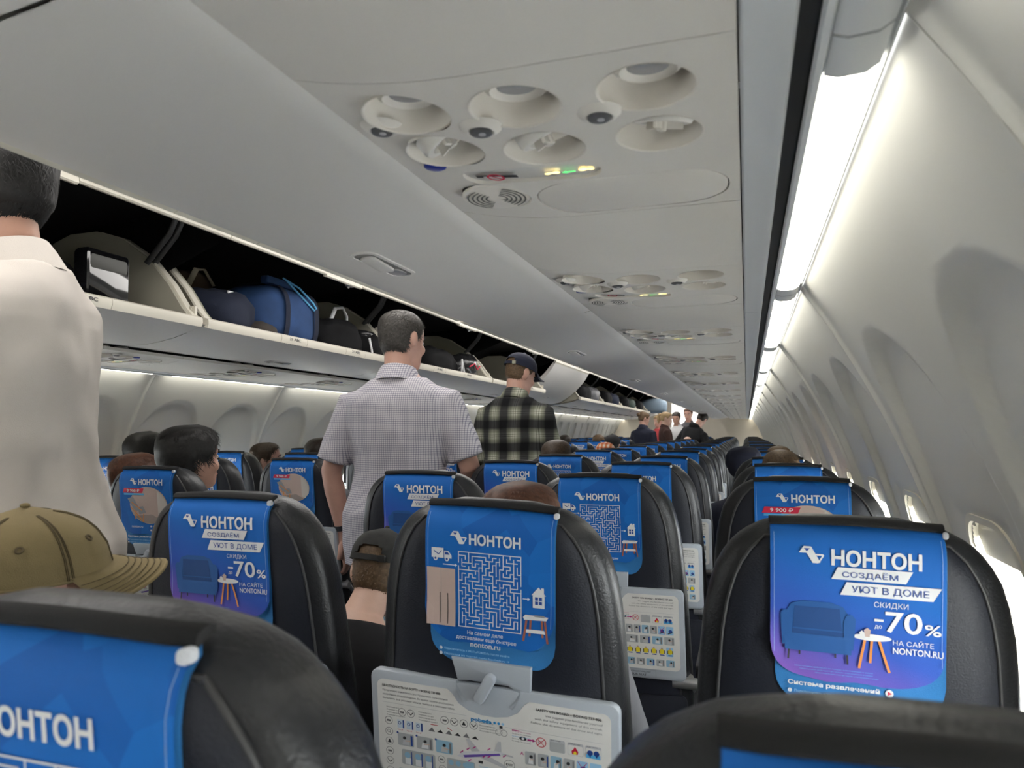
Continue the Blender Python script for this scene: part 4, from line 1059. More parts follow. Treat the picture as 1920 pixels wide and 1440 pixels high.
def make_cap(root, M, m, big=1.0, opening=True, strap=None, stitched=False, k=1, visor_m=None):
    zs = frange(.030, .1165, 16); ph = frange(0, 2*pi, 48); o = .011
    def f(p, z): 
        q = head_pt(p, z, o); q.z += .006*sstep(.05, .11, z); return M @ (Vector((q.x*big, q.y*big, q.z)))
    def skip(p, z):
        a = abs(p-pi); return opening and (a < .52 and z < .030+.040*math.sqrt(max(0, 1-(a/.52)**2)))
    mb = MB().grid(f, ph, zs, skip=skip); n = len(mb.v); top = M @ Vector((0, -.006, .1365))
    nn = len(ph); b = (len(zs)-1)*nn; mb.v.append(tuple(top)); mb.f += [(b+i, b+i+1, n) for i in range(nn-1)]; mb.m += [0]*(nn-1)
    # thickness so the edge reads
    mb.tube([f(p, .030) for p in ph if not (opening and abs(p-pi) < .52)], .0022*k, 6)
    c = mb.build('cap', m, root, ang=60)
    vs_ = frange(-1.08, 1.08, 22)
    def vis(a, t):
        r0 = head_pt(a, .034, o); r = Vector((r0.x*big, r0.y*big, .034))
        r.y += t*.078*math.cos(a*.80)**.9 if abs(a) < 1.08*1.5 else 0; r.x *= 1+.06*t
        r.z += -.012*t-4.2*(r.x*r.x)*sstep(0, .7, t)+.004; return r
    g = MB(); g.grid(lambda a, t: M @ vis(a, t), vs_, frange(0, 1, 10)); g.grid(lambda a, t: M @ (vis(a, t)+Vector((0, 0, -.0035))), vs_, frange(0, 1, 10))
    ed = [M @ (vis(a, 1)+Vector((0, 0, -.0017))) for a in vs_]; g.tube(ed, .0030*k, 8); g.build('visor', visor_m or m, c, ang=60)
    MB().ell(M @ Vector((0, -.006, .1365)), (.007*k, .007*k, .004*k), 12, 8).build('top_button', m, c)
    if strap:
        s = MB(); pts = [M @ Vector(head_pt(pi+a, .034, o+.002)) for a in frange(-.58, .58, 10)]
        up = (M.to_3x3() @ Vector((0, 0, 1))).normalized()*.0085*k
        s.loft([[p-up for p in pts], [p-up*.9+(p-M.translation).normalized()*.002 for p in pts], [p+up*.9+(p-M.translation).normalized()*.002 for p in pts], [p+up for p in pts]], False, False, False)
        so = s.build('adjuster_strap', m, c)
        q = M @ Vector(head_pt(pi-.42, .034, o+.004)); MB().box(q, (.022*k, .010*k, .018*k)).build('buckle', strap, so)
    if stitched:
        st = mat('dark tan stitching', (.10, .075, .035), .9)
        s = MB()
        for a in (0, pi/3, 2*pi/3, pi, -pi/3, -2*pi/3):
            for d in (-.045, -.022, .022, .045):
                s.tube([f((a+d) % (2*pi), z)+(f((a+d) % (2*pi), z)-M.translation).normalized()*.0008 for z in zs], .0007*k, 5)
        for t in (.30, .42, .54, .66, .78, .90): s.tube([M @ (vis(a, t)+Vector((0, 0, .0012))) for a in vs_], .0007*k, 5)
        s.build('stitching', st, c)
        e = MB()
        for a in (pi/6, -pi/6, pi/2, -pi/2, 5*pi/6, -5*pi/6):
            q = f(a % (2*pi), .080); n_ = (q-M.translation).normalized()
            e.lathe([(.0052, .0), (.0048, .0018), (.0030, .0018), (.0024, .0)], 14, Matrix.Translation(q+n_*.0002) @ n_.to_track_quat('Z', 'Y').to_matrix().to_4x4(), 0)
        e.build('eyelet', st, c)
    return c
TR = [(-.075, .125, .085, 0), (-.035, .158, .108, -.004), (.03, .166, .114, -.006), (.11, .156, .106, 0), (.19, .150, .102, .004), (.28, .160, .108, .004), (.37, .176, .114, 0), (.44, .178, .108, -.006), (.475, .166, .098, -.010), (.505, .140, .084, -.012), (.530, .106, .072, -.012), (.552, .080, .064, -.010), (.575, .064, .058, -.006)]
def person(label, loc, rz, k=1, seated=False, lean=0, side=0, bw=1, arms=(None, None), head=(0, 0, 0), skin=None, hair=None, top=None, hipz=None, sleeve='long', bottom=None, cap=None, vox=.007,
           hem=-.10, group=None, neckf=0, loose=.016, legs=None, collar=True, hood=False, wrinkle=.006):
    R = empty('person', loc, rz); tag(R, label, 'person', group)
    hz = hipz or (.50 if seated else .905*k)
    U = Matrix.Translation((0, 0, hz)) @ Matrix.Rotation(-lean, 4, 'X') @ Matrix.Rotation(side, 4, 'Y') @ Matrix.Scale(k, 4)
    Lm = Matrix.Translation((0, 0, hz)) @ Matrix.Scale(k, 4)
    def trings(inf, lo, hi):
        rs_ = []
        for z, rx, ry, yo in TR:
            if z < lo-1e-6 or z > hi: continue
            rs_.append([U @ Vector(((rx*bw+inf)*math.copysign(abs(math.cos(a))**.86, math.cos(a)), yo+(ry+inf)*math.copysign(abs(math.sin(a))**.86, math.sin(a)), z)) for a in [2*pi*i/28 for i in range(28)]])
        return rs_
    b = MB().loft(trings(0, -1, 1))
    Hm = U @ Matrix.Translation((0, .020+neckf, .708-neckf*.35)) @ Euler(head, 'XYZ').to_matrix().to_4x4()
    nb, nt_ = U @ Vector((0, -.008, .54)), Hm @ Vector((0, -.018, -.055))
    b.tube([nb, (nb+nt_)/2, nt_, Hm @ Vector((0, -.01, 0))], [.064*k, .056*k, .054*k, .05*k], 18)
    b.loft([[Hm @ head_pt(2*pi*i/32, z) for i in range(32)] for z in [r[0] for r in HR]])
    # brow, nose, lips, cheeks, ears
    hb = Hm.to_3x3().to_4x4(); hs = Hm.to_scale()[0]
    def he(c, r, rot=None): b.ell(Hm @ Vector(c), r, 12, 8, hb @ (rot or Matrix.Identity(4)))
    he((0, .098, -.018), (.011, .016, .020)); he((0, .108, -.030), (.013, .013, .009)); he((0, .090, .022), (.044, .012, .009)); he((0, .093, -.066), (.022, .010, .010)); he((0, .082, -.100), (.022, .016, .014))
    for s in (-1, 1):
        he((s*.042, .068, -.030), (.022, .022, .022))
        re_ = Matrix.Rotation(s*rad(-22), 4, 'Z')
        he((s*.0745, -.012, -.008), (.008, .018, .030), re_); he((s*.0800, -.020, .002), (.005, .018, .027), re_)
    SH = [Vector((s*.172*bw, -.008, .452)) for s in (-1, 1)]
    A = []
    for s, a in zip((-1, 1), arms):
        if a is None: a = ((s*.225*bw, -.02, .20), (s*.235*bw, .05, -.045), (s*.222*bw, .085, -.21))
        A.append([U @ Vector(q) for q in a])
    for s, sh, a in zip((-1, 1), SH, A):
        S = U @ sh; el, wr, hd = a
        b.tube([U @ Vector((s*.10*bw, -.010, .480)), S, S.lerp(el, .5), el, el.lerp(wr, .3), wr], [q*k for q in (.044, .054, .046, .040, .041, .027)], 16)
        dr = (hd-wr).normalized(); side_ = dr.cross(Vector((s, 0, .2))).normalized(); nrm = side_.cross(dr)
        pm = wr+dr*.055*k
        b.ell(pm, (.040*k, .018*k, .052*k), 14, 10, Matrix([[side_.x, nrm.x, dr.x, 0], [side_.y, nrm.y, dr.y, 0], [side_.z, nrm.z, dr.z, 0], [0, 0, 0, 1]]))
        b.tube([wr-dr*.01*k, pm], [.026*k, .030*k], 12)
        for fi, (o, L) in enumerate(((-.028, .070), (-.0095, .082), (.0095, .077), (.027, .060))):
            f0 = wr+dr*.088*k+side_*o*k; c = nrm*(-s)*.018*k*(1+.2*fi)
            b.tube([f0-dr*.02*k, f0+dr*L*.45*k, f0+dr*L*.8*k+c*.6, f0+dr*L*.95*k+c*1.5], [.0100*k, .0092*k, .0085*k, .0070*k], 9)
        t0 = wr+dr*.035*k-side_*.030*k; b.tube([t0, t0+dr*.030*k-side_*.018*k, t0+dr*.058*k-side_*.020*k+nrm*(-s)*.01*k], [.013*k, .0115*k, .009*k], 9)
    leg_j = []
    for s in (-1, 1):
        hp = Lm @ Vector((s*.088, 0, 0))
        if seated: kn = hp+Vector((s*.02, .42*k, .01)); an = Vector((kn.x, kn.y-.03, .09)); 
        else:
            kn = Lm @ Vector((s*.092, .012, -.42)); an = Vector((s*.095*k, -.03*k, .085*k))
        leg_j.append((hp, kn, an))
        b.tube([hp, hp.lerp(kn, .45), kn, kn.lerp(an, .35), an], [q*k for q in (.088, .074, .054, .055, .038)], 16)
        b.tube([an+Vector((0, -.03*k, -.03*k)), an+Vector((0, .05*k, -.045*k)), an+Vector((0, .16*k, -.058*k))], [.034*k, .036*k, .024*k], 12)
    body = finish('body', remesh(b, vox*k, 3), skin, R, ang=180)
    # eyes, brows, lips as details of the face
    fc = MB()
    for s in (-1, 1):
        fc.ell(Hm @ Vector((s*.031, .083, .003)), (.0125, .0115, .0085), 10, 8, hb, 0); fc.ell(Hm @ Vector((s*.031, .0925, .003)), (.0055, .0035, .0055), 8, 6, hb, 1)
    fc.build('eyes', [mat('eye white', (.7, .68, .65), .3), mat('iris', (.03, .02, .015), .3)], body)
    lp = MB().ell(Hm @ Vector((0, .1005, -.0665)), (.021, .006, .0062), 12, 8, hb); lp.build('lips', mat('lip', (.42, .16, .13), .5), body)
    if hair:
        make_hair(R, Hm, hair['m'], hair.get('t', .012), hair.get('name', 'hair'), hair.get('bald', False), hair.get('n', 0), hair.get('len', .03), hair.get('seed', 1), hair.get('bun'), k, hair.get('sweep', 0))
        eb = MB()
        for s in (-1, 1): eb.tube([Hm @ Vector(q) for q in ((s*.014, .099, .021), (s*.032, .098, .026), (s*.048, .086, .020))], .0034*k, 6)
        eb.build('eyebrows', hair['m'], body)
    if cap: make_cap(R, Hm, cap['m'], cap.get('big', 1.0), cap.get('open', True), cap.get('strap'), cap.get('stitched', False), k, cap.get('visor'))
    if top:
        t = MB()
        rr_ = trings(loose*.8, -.2, .56)
        lo = trings(loose+.010, -.2, .0)
        down = [[p+(U.to_3x3() @ Vector((0, 0, hem+.075))) for p in lo[0]]]
        for r_ in down:
            c = sum(r_, Vector())/len(r_); down = [[c+(p-c)*1.24 for p in r_]]
        for i_, g_ in ((1, 1.16), (2, 1.12), (3, 1.05)):
            c = sum(rr_[i_], Vector())/len(rr_[i_]); rr_[i_] = [c+(p-c)*g_ for p in rr_[i_]]
        t.loft(down+[[p for p in r] for r in rr_[1:]])
        for s, sh, a in zip((-1, 1), SH, A):
            S = U @ sh; el, wr, hd = a; sp_ = U @ Vector((s*.10*bw, -.010, .478))
            if sleeve == 'short': t.tube([sp_, S, S.lerp(el, .45), S.lerp(el, .86)], [q*k for q in (.052, .066, .067, .068)], 20)
            else: t.tube([sp_, S, S.lerp(el, .5), el, el.lerp(wr, .5), el.lerp(wr, .97)], [q*k for q in (.052, .068, .062, .056, .050, .041)], 20)
        if hood: t.ell(U @ Vector((0, -.075, .545)), (.105*k, .070*k, .055*k), 18, 12, hb)
        me = remesh(t, max(.008, vox)*k, 3)
        me.update(); nrm_ = [v.normal.copy() for v in me.vertices]; co_ = []
        for v, vn in zip(me.vertices, nrm_):
            c = v.co; w = noise.noise(Vector((c.x*9, c.y*9, c.z*3.2+loc[1])))+.6*noise.noise(Vector((c.x*17+3, c.y*17, c.z*12))); co_ += list(c+vn*w*wrinkle*k)
        me.vertices.foreach_set('co', co_); me.update()
        sh_ = finish('hoodie' if hood else 'shirt', me, top, R, ang=180)
        if collar:
            def cr(r, z, y=0): return [U @ Vector((r*math.sin(a), -.010+y+r*.92*math.cos(a)*1.0, z-.018*math.cos(a))) for a in frange(rad(38), rad(322), 26)]
            cg = MB().loft([cr(.078, .530), cr(.070, .556, .0), cr(.0675, .584, .004), cr(.072, .589, .004), cr(.080, .572), cr(.098, .530, -.006)], False, False, False); cg.build('collar', top, sh_, ang=70)
    if bottom:
        t = MB(); t.loft(trings(.003, -1, .035))
        for hp, kn, an in leg_j: t.tube([hp, hp.lerp(kn, .45), kn, kn.lerp(an, .4), an+Vector((0, 0, -.02))], [q*k for q in (.090, .086, .070, .068, .062)], 18)
        finish('trousers', remesh(t, .010*k, 3), bottom, R, ang=180)
        for hp, kn, an in leg_j:
            MB().loft([[Vector((an.x, an.y+.055*k, 0))+Vector((.048*k*sx*math.cos(a), .145*k*sx*math.sin(a)+(.01 if z_ < .03 else -.015)*k, z_*k)) for a in [2*pi*i/20 for i in range(20)]] for z_, sx in ((.0, .98), (.02, 1.0), (.05, .93), (.075, .72), (.09, .5))]).build('shoe', DARKP, R)
    R['_u'] = 1; del R['_u']
    return R, U, Hm, A
def skinm(n, c): return mat(n, c, .5, var=.06, vscale=25, bump=.1, bscale=300)
SK1 = skinm('warm skin', (.52, .29, .21)); SK2 = skinm('pink skin', (.60, .35, .27)); SK3 = skinm('tan skin', (.42, .23, .155)); SK4 = skinm('fair skin', (.62, .40, .31))
def hairm(n, c, r=.58): return mat(n, c, r, var=.35, vscale=120, spec=.4)
HBLK = hairm('black hair', (.009, .008, .0075)); HDBR = hairm('dark brown hair', (.020, .014, .010)); HBR = hairm('brown hair', (.045, .028, .016)); HRED = hairm('auburn hair', (.085, .032, .016))
HGREY = hairm('greying dark hair', (.060, .054, .048)); HBLO = hairm('blond hair', (.36, .25, .13)); HLBR = hairm('light brown hair', (.12, .075, .04))
BEIGE = mat('beige cotton', (.57, .52, .47), .85, var=.03, bump=.25, bscale=600)
GING = plaid_mat('white shirt with fine dark check', (.66, .63, .655), [(0, (1, 1, 1)), (.66, (1, 1, 1)), (.74, (.55, .55, .62)), (.92, (.55, .55, .62))], [(0, (1, 1, 1)), (.62, (1, 1, 1)), (.72, (.55, .55, .62)), (.92, (.55, .55, .62))], .0082, .0082)
PB_ = [(0, (.10, .10, .115)), (.16, (.10, .10, .115)), (.24, (.40, .41, .38)), (.34, (.55, .56, .50)), (.46, (1, 1, .95)), (.475, (.25, .26, .22)), (.50, (1, 1, .95)), (.54, (1, 1, .95)), (.565, (.25, .26, .22)), (.59, (1, 1, .95)), (.68, (.55, .56, .50)), (.78, (.40, .41, .38)), (.86, (.10, .10, .115))]
PLAID = plaid_mat('black and cream plaid flannel', (.62, .62, .57), PB_, PB_, .122, .128, soft=True)
NAVY = mat('navy cloth', (.010, .013, .032), .85, var=.15); BLKC = mat('black cloth', (.008, .008, .010), .9, var=.2); BROWNC = mat('brown knit', (.050, .022, .017), .9, var=.1); WHITEC = mat('white cotton', (.70, .70, .71), .85)
LBLUE = mat('light blue cotton', (.34, .46, .56), .85); JEAN = mat('dark trousers', (.014, .016, .024), .9, var=.1); REDC = mat('red cloth', (.55, .06, .07), .8); GRC = mat('grey cloth', (.12, .12, .13), .9)
KHAKI = mat('khaki washed cotton', (.235, .180, .085), .9, var=.12, vscale=9, bump=.4, bscale=700); NAVYCAP = mat('navy cap cotton', (.008, .011, .030), .85, bump=.3, bscale=700); GREYCAP = mat('worn charcoal cap', (.022, .022, .021), .9, var=.35, vscale=30, bump=.3, bscale=700)
BRASS = mat('cap buckle', (.62, .60, .45), .3, metal=.8)

# standing in the aisle
person('person in a loose beige shirt with short black hair, standing nearest, facing left', (-1.385, 1.06, 0), pi/2+rad(22), k=1.085, lean=rad(4), bw=1.0, head=(rad(-4), 0, rad(-11)), skin=SK1,
       hair=dict(m=HBLK, t=.017, n=5000, len=.036, seed=4), top=BEIGE, bottom=JEAN, hem=-.20, loose=.030, vox=.006, wrinkle=.013,
       arms=(((-.235, .06, .22), (-.22, .24, .10), (-.20, .38, .16)), ((.225, .12, .24), (.20, .34, .34), (.18, .48, .42))), neckf=.0)
r3, U3, H3, A3 = person('person in a white short-sleeved check shirt seen from behind, wristwatch on the left arm', (-1.302, 2.56, 0), rad(2), k=1.005, lean=rad(1), side=rad(-1), bw=1.16, head=(rad(-6), 0, rad(-16)), skin=SK2,
       hair=dict(m=HGREY, t=.007, n=5200, len=.015, seed=9), top=GING, sleeve='short', bottom=JEAN, hem=-.17, loose=.020, vox=.006, wrinkle=.011,
       arms=(((-.285, -.03, .19), (-.262, .035, -.065), (-.250, .07, -.23)), ((.285, .02, .20), (.235, .22, .08), (.19, .36, .12))))
el, wr, hd = A3[0]; q = wr.lerp(el, .12); dz = (el-wr).normalized()
wt = MB().lathe([(.031, -.010), (.0335, -.010), (.0345, 0), (.0335, .010), (.031, .010)], 24, Matrix.Translation(q) @ dz.to_track_quat('Z', 'Y').to_matrix().to_4x4())
wt.ell(q+Vector((-.034, 0, .004)), (.008, .018, .018), 14, 10); wt.build('wristwatch', DARKP, r3)
person('person in a black and cream plaid shirt and navy cap, leaning towards the bins', (-1.315, 4.0, 0), rad(-4), k=1.0, lean=rad(6), side=rad(1), bw=1.05, head=(rad(-12), rad(4), rad(-24)), skin=SK2, hair=dict(m=HLBR, t=.003, n=600, len=.010, seed=3),
       top=PLAID, bottom=JEAN, hem=-.20, loose=.026, vox=.006, cap=dict(m=NAVYCAP, strap=BRASS), wrinkle=.010, neckf=.02,
       arms=(((-.24, .03, .20), (-.22, .24, .12), (-.20, .36, .18)), ((.24, .03, .20), (.225, .16, -.01), (.21, .28, -.06))))
# seated passengers: head-top position fixes the pose
def sitter(label, x, y, ztop, hair, top, skin=SK1, yaw=0, lean=rad(-6), side=0, pitch=0, k=None, cap=None, n=1200, hood=False, rzb=0, roll=0, vox=.009, collar=True, neckf=.01):
    hp_ = ztop-.835*k*math.cos(lean)*math.cos(side) if k else None
    k = k or (ztop-.50)/(.835*math.cos(lean)*math.cos(side))
    dx = math.sin(side)*.76*k; dy = math.sin(lean)*.76*k+.02*k
    return person(label, (x-dx, y-dy, 0), rzb, k=k, seated=True, lean=lean, side=side, head=(pitch, roll, yaw), skin=skin, hair=hair, top=top, hipz=hp_, bottom=JEAN, cap=cap, vox=vox, hood=hood, collar=collar, neckf=neckf,
                  arms=(((-.235, .05, .22), (-.16, .25, .09), (-.10, .36, .06)), ((.235, .05, .22), (.16, .25, .09), (.10, .36, .06))), hem=-.02, group='seated passengers')
H = lambda m, t=.014, n=1500, ln=.03, s=1, **kw: dict(m=m, t=t, n=n, len=ln, seed=s, **kw)
sitter('person in a khaki baseball cap facing right, seated behind the nearest left-hand headrest', -.885, .700, 1.155, None, GRC, SK1, yaw=rad(-42), roll=rad(9), lean=rad(6), side=rad(2), pitch=rad(8), cap=dict(m=KHAKI, stitched=True, open=False, big=1.03), vox=.007, k=.84)
sitter('person with thick black hair and light blue collar, seated on the left aisle seat', -1.80, 1.97, 1.280, H(HBLK, .019, 3500, .045, 5), LBLUE, SK1, yaw=rad(-14), lean=rad(-6), side=rad(4), vox=.007)
sitter('person with cropped black hair by the left windows, beyond the auburn-haired one', -2.64, 2.62, 1.262, H(HBLK, .014, 1500, .02, 6), GRC, SK3)
sitter('person with auburn hair partly behind the beige shirt, in the left middle seat', -2.08, 2.02, 1.182, H(HRED, .018, 1800, .05, 7), GRC, SK2, lean=rad(-6))
sitter('person with short brown hair facing right by the far left windows', -2.735, 3.62, 1.196, H(HBR, .014, 1500, .035, 8), LBLUE, SK2, yaw=rad(-60))
sitter('person with brown tousled hair just left of the check-shirted one', -2.27, 3.48, 1.226, H(HDBR, .015, 1500, .03, 10), GRC, SK1)
sitter('person in charcoal cap and black shirt, bare neck, seated beyond the front right aisle seat', -.835, 1.54, 1.032, H(HLBR, .0025, 900, .008, 11), BLKC, SK4, lean=rad(20), side=rad(3), pitch=rad(4), yaw=rad(6), cap=dict(m=GREYCAP, strap=GREYCAP), vox=.006, k=.80, collar=False, neckf=.03)
sitter('person with auburn hair peeking over the maze headrest of the front middle seat', -.40, 1.265, 1.162, H(HRED, .018, 1800, .04, 12), GRC, SK2)
sitter('person with brown hair behind a maze headrest, right of the plaid shirt', -.925, 3.55, 1.216, H(HBR, .015, 1800, .03, 13), GRC, SK1)
sitter('person in an orange and white headscarf among the right middle seats', -1.0, 5.28, 1.178, dict(m=plaid_mat('orange white scarf', (.50, .43, .36), [(0, (1, 1, 1)), (.45, (1, 1, 1)), (.5, (.75, .28, .12)), (.9, (.8, .4, .2))], [(0, (1, 1, 1)), (.5, (1, 1, 1)), (.55, (.7, .3, .15)), (.9, (.9, .6, .5))], .03, .03), t=.016, seed=14), GRC, SK2)
sitter('person in a black cap far along the right aisle seats', -1.21, 6.75, 1.226, H(HBLK, .004, 0, .01, 15), GRC, SK1, cap=dict(m=BLKC))
sitter('person with dark hair low beside the plaid shirt, far left aisle seat', -2.23, 9.0, 1.220, H(HDBR, .014, 0, .03, 16), GRC, SK1, vox=.012)
sitter('person with light brown hair, far left, right of the dark-haired head', -1.86, 9.35, 1.224, H(HLBR, .014, 0, .03, 17), GRC, SK2, vox=.012)
sitter('person with a bald head in front of the black hooded jacket', -.835, 10.9, 1.186, None, GRC, SK4, vox=.012)
sitter('person in a navy hooded top leaning out between the right-hand headrests', -.018, 3.74, 1.185, H(NAVY, .030, 0, .02, 18, name='raised_hood'), NAVY, SK1, lean=rad(11), side=rad(-4), hood=True, neckf=.02)
sitter('person with thinning brown hair behind the third right window headrest', .120, 2.87, 1.190, H(HLBR, .006, 3200, .035, 19), GRC, SK2)
sitter('person with brown hair further ahead at the right windows', .170, 4.30, 1.176, H(HLBR, .012, 600, .03, 20), GRC, SK2)
# the group at the far end of the aisle
FA = 'people standing at the far end of the aisle'
person('person in a navy suit with brown hair in a bun, standing far down the aisle', (-1.545, 11.4, 0), rad(-20), k=.905, head=(rad(-18), 0, rad(-35)), skin=SK2, hair=H(HLBR, .012, 0, .03, 21, bun='bun'), top=NAVY, bottom=NAVY, vox=.012, group=FA)
person('person with blond ponytail and brown top looking down to the right', (-1.30, 12.3, 0), rad(-75), k=.915, head=(rad(-14), 0, rad(-10)), skin=SK4, hair=H(HBLO, .012, 0, .03, 22, bun='tail'), top=BROWNC, bottom=JEAN, vox=.012, group=FA,
       arms=(None, ((.23, .06, .22), (.16, .26, .16), (.12, .36, .22))))
person('person in a white t-shirt half hidden behind the ponytailed one', (-1.20, 13.3, 0), rad(160), k=.93, head=(rad(-20), 0, rad(10)), skin=SK1, hair=H(HDBR, .012, 0, .03, 23), top=WHITEC, sleeve='short', bottom=JEAN, vox=.012, group=FA)
person('person in a black hooded jacket bending to the right across the seats', (-.93, 11.45, 0), rad(-35), k=.94, lean=rad(20), side=rad(14), head=(rad(-20), 0, rad(20)), skin=SK2, hair=H(HDBR, .010, 0, .02, 24), top=BLKC, bottom=JEAN, hood=True, bw=1.15, vox=.012, group=FA, collar=False,
       arms=(None, ((.33, .05, .30), (.50, .12, .12), (.58, .2, .04))))
person('person with reddish hair and bare forehead, tallest, behind the black jacket', (-1.05, 14.1, 0), rad(170), k=.985, head=(rad(-10), 0, 0), skin=SK2, hair=H(HRED, .012, 0, .03, 25), top=GRC, bottom=JEAN, vox=.012, group=FA)
person('person in a red and white top beyond the navy suit', (-1.56, 13.6, 0), rad(150), k=.90, head=(rad(-10), 0, 0), skin=SK2, hair=H(HBLO, .012, 0, .03, 26), top=REDC, bottom=WHITEC, vox=.012, group=FA)

# ------------------------------------------------------------------ luggage in the open left-hand bins
def soft(c, r, e=3.2, seed=0, amp=.012, nu=36, nv=22, rot=None, freq=9):
    """rounded, slightly crumpled bag body"""
    mb = MB(); rings = []
    def pt(th, ph):
        def pw(v): return math.copysign(abs(v)**(2/e), v)
        p = Vector((r[0]*pw(math.cos(ph))*pw(math.cos(th)), r[1]*pw(math.cos(ph))*pw(math.sin(th)), r[2]*pw(math.sin(ph))))
        n = noise.noise(Vector((p.x*freq+seed*3, p.y*freq, p.z*freq)))+.5*noise.noise(Vector((p.x*freq*2.7, p.y*freq*2.7+seed, p.z*freq*2.7)))
        p = p*(1+amp*n/max(.04, p.length)); 
        return (rot @ p if rot else p)+Vector(c)
    for i in range(nv+1):
        ph = -pi/2+.02+(pi-.04)*i/nv; rings.append([pt(2*pi*j/nu, ph) for j in range(nu)])
    mb.loft(rings); return mb
def bag(name, label, cat, mb, m, group='luggage in the open left bins', ang=80):
    o = mb.build(name, m, None, ang=ang); tag(o, label, cat, group); return o
BN = mat('black nylon', (.007, .007, .008), .75, spec=.15, bump=.5, bscale=160, var=.3, vscale=14); BLUN = mat('blue canvas', (.022, .062, .175), .85, bump=.5, bscale=500, var=.2, vscale=10); NVN = mat('dark navy canvas', (.008, .013, .033), .85, bump=.4, bscale=500)
GLS = mat('glossy black case', (.006, .006, .007), .08, coat=.6); TANC = mat('khaki brown cloth', (.115, .078, .048), .9, var=.2); LCORD = mat('light blue cord', (.12, .42, .72), .6); SHINY = mat('crinkled black plastic', (.02, .02, .022), .18, bump=1, bscale=30); GRYB = mat('grey blue suitcase', (.20, .27, .34), .6)
FZ = 1.618
b1 = bag('black_bag', 'black soft bag behind the beige-shirted person in the nearest open bin', 'bag', soft((-2.14, 1.47, FZ+.10), (.15, .30, .10), 3, 1), BN)
MB().tube([(-1.995, 1.22, FZ+.12), (-1.988, 1.45, FZ+.135), (-1.995, 1.68, FZ+.10)], .006, 8).build('zip', NVN, b1)
MB().box((-2.0, 1.36, FZ+.175), (.02, .14, .010)).build('reflective_trim', mat('grey trim', (.30, .31, .33), .5), b1)
o = MB().prism(rrect(-.15, .15, -.095, .095, .022, 5), lambda u, v, w: (-1.955-w-.02*v, 1.775+u*.55, FZ+.125+v), .06, .012)
b2 = bag('glossy_case', 'glossy black case standing upright at the end of the nearest open bin', 'case', o, GLS, ang=35)
MB().prism(rrect(-.13, .13, .03, .075, .015, 4), lambda u, v, w: (-1.9545-w*.3-.02*v, 1.775+u*.55, FZ+.125+v), .004, .001).build('clear_window', mat('grey film', (.045, .046, .04), .35, spec=.3), b2)
rd = Matrix.Rotation(rad(7), 3, 'Z')
dfl = bag('duffel_bag', 'blue canvas duffel bag with light blue cord loop in the open bin', 'bag', soft((-2.06, 2.735, FZ+.145), (.165, .225, .145), 3.0, 3, .010), BLUN)
for yy in (2.64, 2.86):
    MB().loft([[(-2.06+.171*math.copysign(abs(math.cos(a))**.667, math.cos(a)), yy+dy, FZ+.145+.151*math.copysign(abs(math.sin(a))**.667, math.sin(a))) for a in frange(rad(-70), rad(250), 40)] for dy in (-.016, .016)], False, False, False).build('webbing_strap', NVN, dfl)
MB().prism(rrect(-.10, .10, -.018, .018, .008, 3), lambda u, v, w: (-1.99+v*1.2, 2.70+u, FZ+.285+w), .035, .008).build('top_flap', BLUN, dfl)
MB().tube([(-1.965, 2.70, FZ+.325), (-1.915, 2.755, FZ+.285), (-1.890, 2.83, FZ+.225), (-1.888, 2.85, FZ+.205), (-1.893, 2.84, FZ+.195), (-1.905, 2.78, FZ+.235), (-1.955, 2.705, FZ+.318)], .0045, 8).build('cord_loop', LCORD, dfl)
nv = bag('navy_backpack', 'dark navy bag with small white tag, left of the blue duffel', 'bag', soft((-2.06, 2.36, FZ+.105), (.155, .150, .105), 2.6, 5, .02), NVN)
MB().box((-1.965, 2.36, FZ+.19), (.006, .034, .022), 0, None).build('white_tag', WHITEC, nv)
tb = bag('tan_bag', 'khaki brown bag with cloth strap behind the navy bag', 'bag', soft((-2.33, 2.50, FZ+.20), (.10, .13, .14), 2.4, 6, .02), TANC)
MB().tube([(-2.23, 2.42, FZ+.26), (-2.22, 2.45, FZ+.33), (-2.24, 2.52, FZ+.345), (-2.23, 2.57, FZ+.28)], .012, 8, ry=.004).build('shoulder_strap', mat('cream strap', (.42, .37, .27), .9), tb)
bag('brown_shoe_bag', 'small dark brown bundle on the bin floor below the navy bag', 'bag', soft((-1.955, 2.52, FZ+.050), (.07, .085, .048), 2.4, 7), mat('dark brown cloth', (.040, .032, .026), .9))
bb = bag('black_duffel', 'black padded bag with white handle, right of the blue duffel', 'bag', soft((-2.05, 3.16, FZ+.105), (.16, .195, .105), 3, 8, .02), BN)
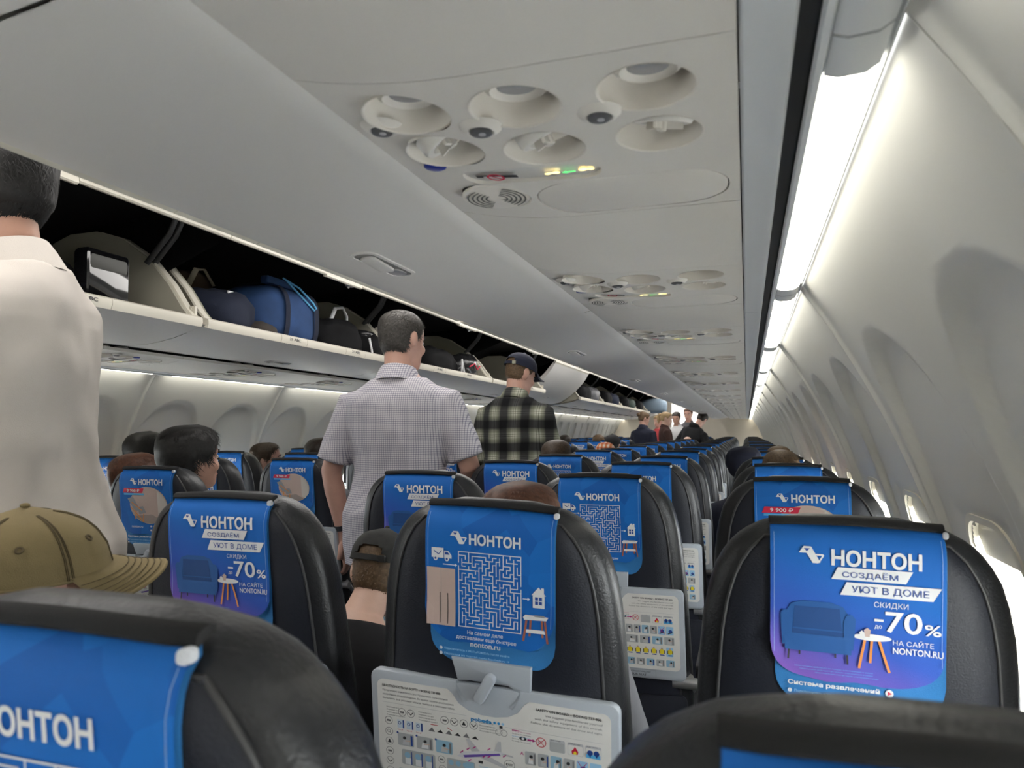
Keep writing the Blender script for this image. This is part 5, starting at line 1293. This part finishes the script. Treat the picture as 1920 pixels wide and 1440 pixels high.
MB().tube([(-1.985, 3.12, FZ+.19), (-1.975, 3.15, FZ+.262), (-1.97, 3.21, FZ+.275), (-1.97, 3.25, FZ+.235), (-1.975, 3.255, FZ+.185)], .010, 10, ry=.006).build('white_handle', WHITE, bb)
b3 = bag('black_rucksack', 'black rucksack with shiny top pocket next to the end wall', 'bag', soft((-2.00, 3.44, FZ+.085), (.13, .115, .085), 2.6, 9, .02), BN)
soft((-1.97, 3.42, FZ+.155), (.07, .075, .030), 2.6, 10, .012).build('shiny_pocket', SHINY, b3, ang=60)
MB().tube([(-1.885, 3.34, FZ+.13), (-1.872, 3.345, FZ+.06), (-1.875, 3.36, FZ+.03)], .006, 8).build('white_strap', WHITE, b3)
b4 = bag('black_holdall', 'dark holdall in the bin between the two standing heads', 'bag', soft((-2.05, 4.42, FZ+.10), (.15, .28, .10), 3, 11, .02), BN)
b5 = bag('shiny_black_bag', 'shiny black bag with red cord above the check-shirted shoulder', 'bag', soft((-1.99, 4.86, FZ+.105), (.12, .14, .105), 2.6, 12, .02), SHINY)
MB().tube([(-1.875, 4.76, FZ+.10), (-1.868, 4.84, FZ+.13), (-1.870, 4.90, FZ+.09), (-1.872, 4.96, FZ+.12)], .005, 6).build('red_cord', PRED, b5)
MB().tube([(-1.88, 4.62, FZ+.05), (-1.885, 4.64, FZ+.14), (-1.88, 4.67, FZ+.05)], .007, 8).build('white_zip_pull', WHITE, b5)
for i, (y, l, m_) in enumerate(((8.75, 'black', BN), (9.3, 'grey and black', mat('grey nylon', (.10, .10, .11), .5, var=.4, vscale=20)), (10.25, 'dark', BN), (10.9, 'navy', NVN), (11.9, 'black', BN), (12.6, 'dark green', mat('green nylon', (.02, .04, .03), .7)), (13.6, 'black', BN))):
    bag('stowed_bag', '%s bag stowed beyond the closed white bin, %s along' % (l, NUM[i].replace('nearest', 'first')), 'bag', soft((-2.0, y, FZ+.11), (.15, .24, .11), 2.8, 20+i, .025, 24, 14), m_, 'bags beyond the closed white bin')
bag('suitcase', 'grey blue suitcase sticking out of a far left bin above the standing group', 'suitcase', soft((-1.80, 14.9, FZ+.16), (.26, .30, .15), 4, 30, .006, 28, 16), GRYB)
bpy.data.scenes.remove(TS)
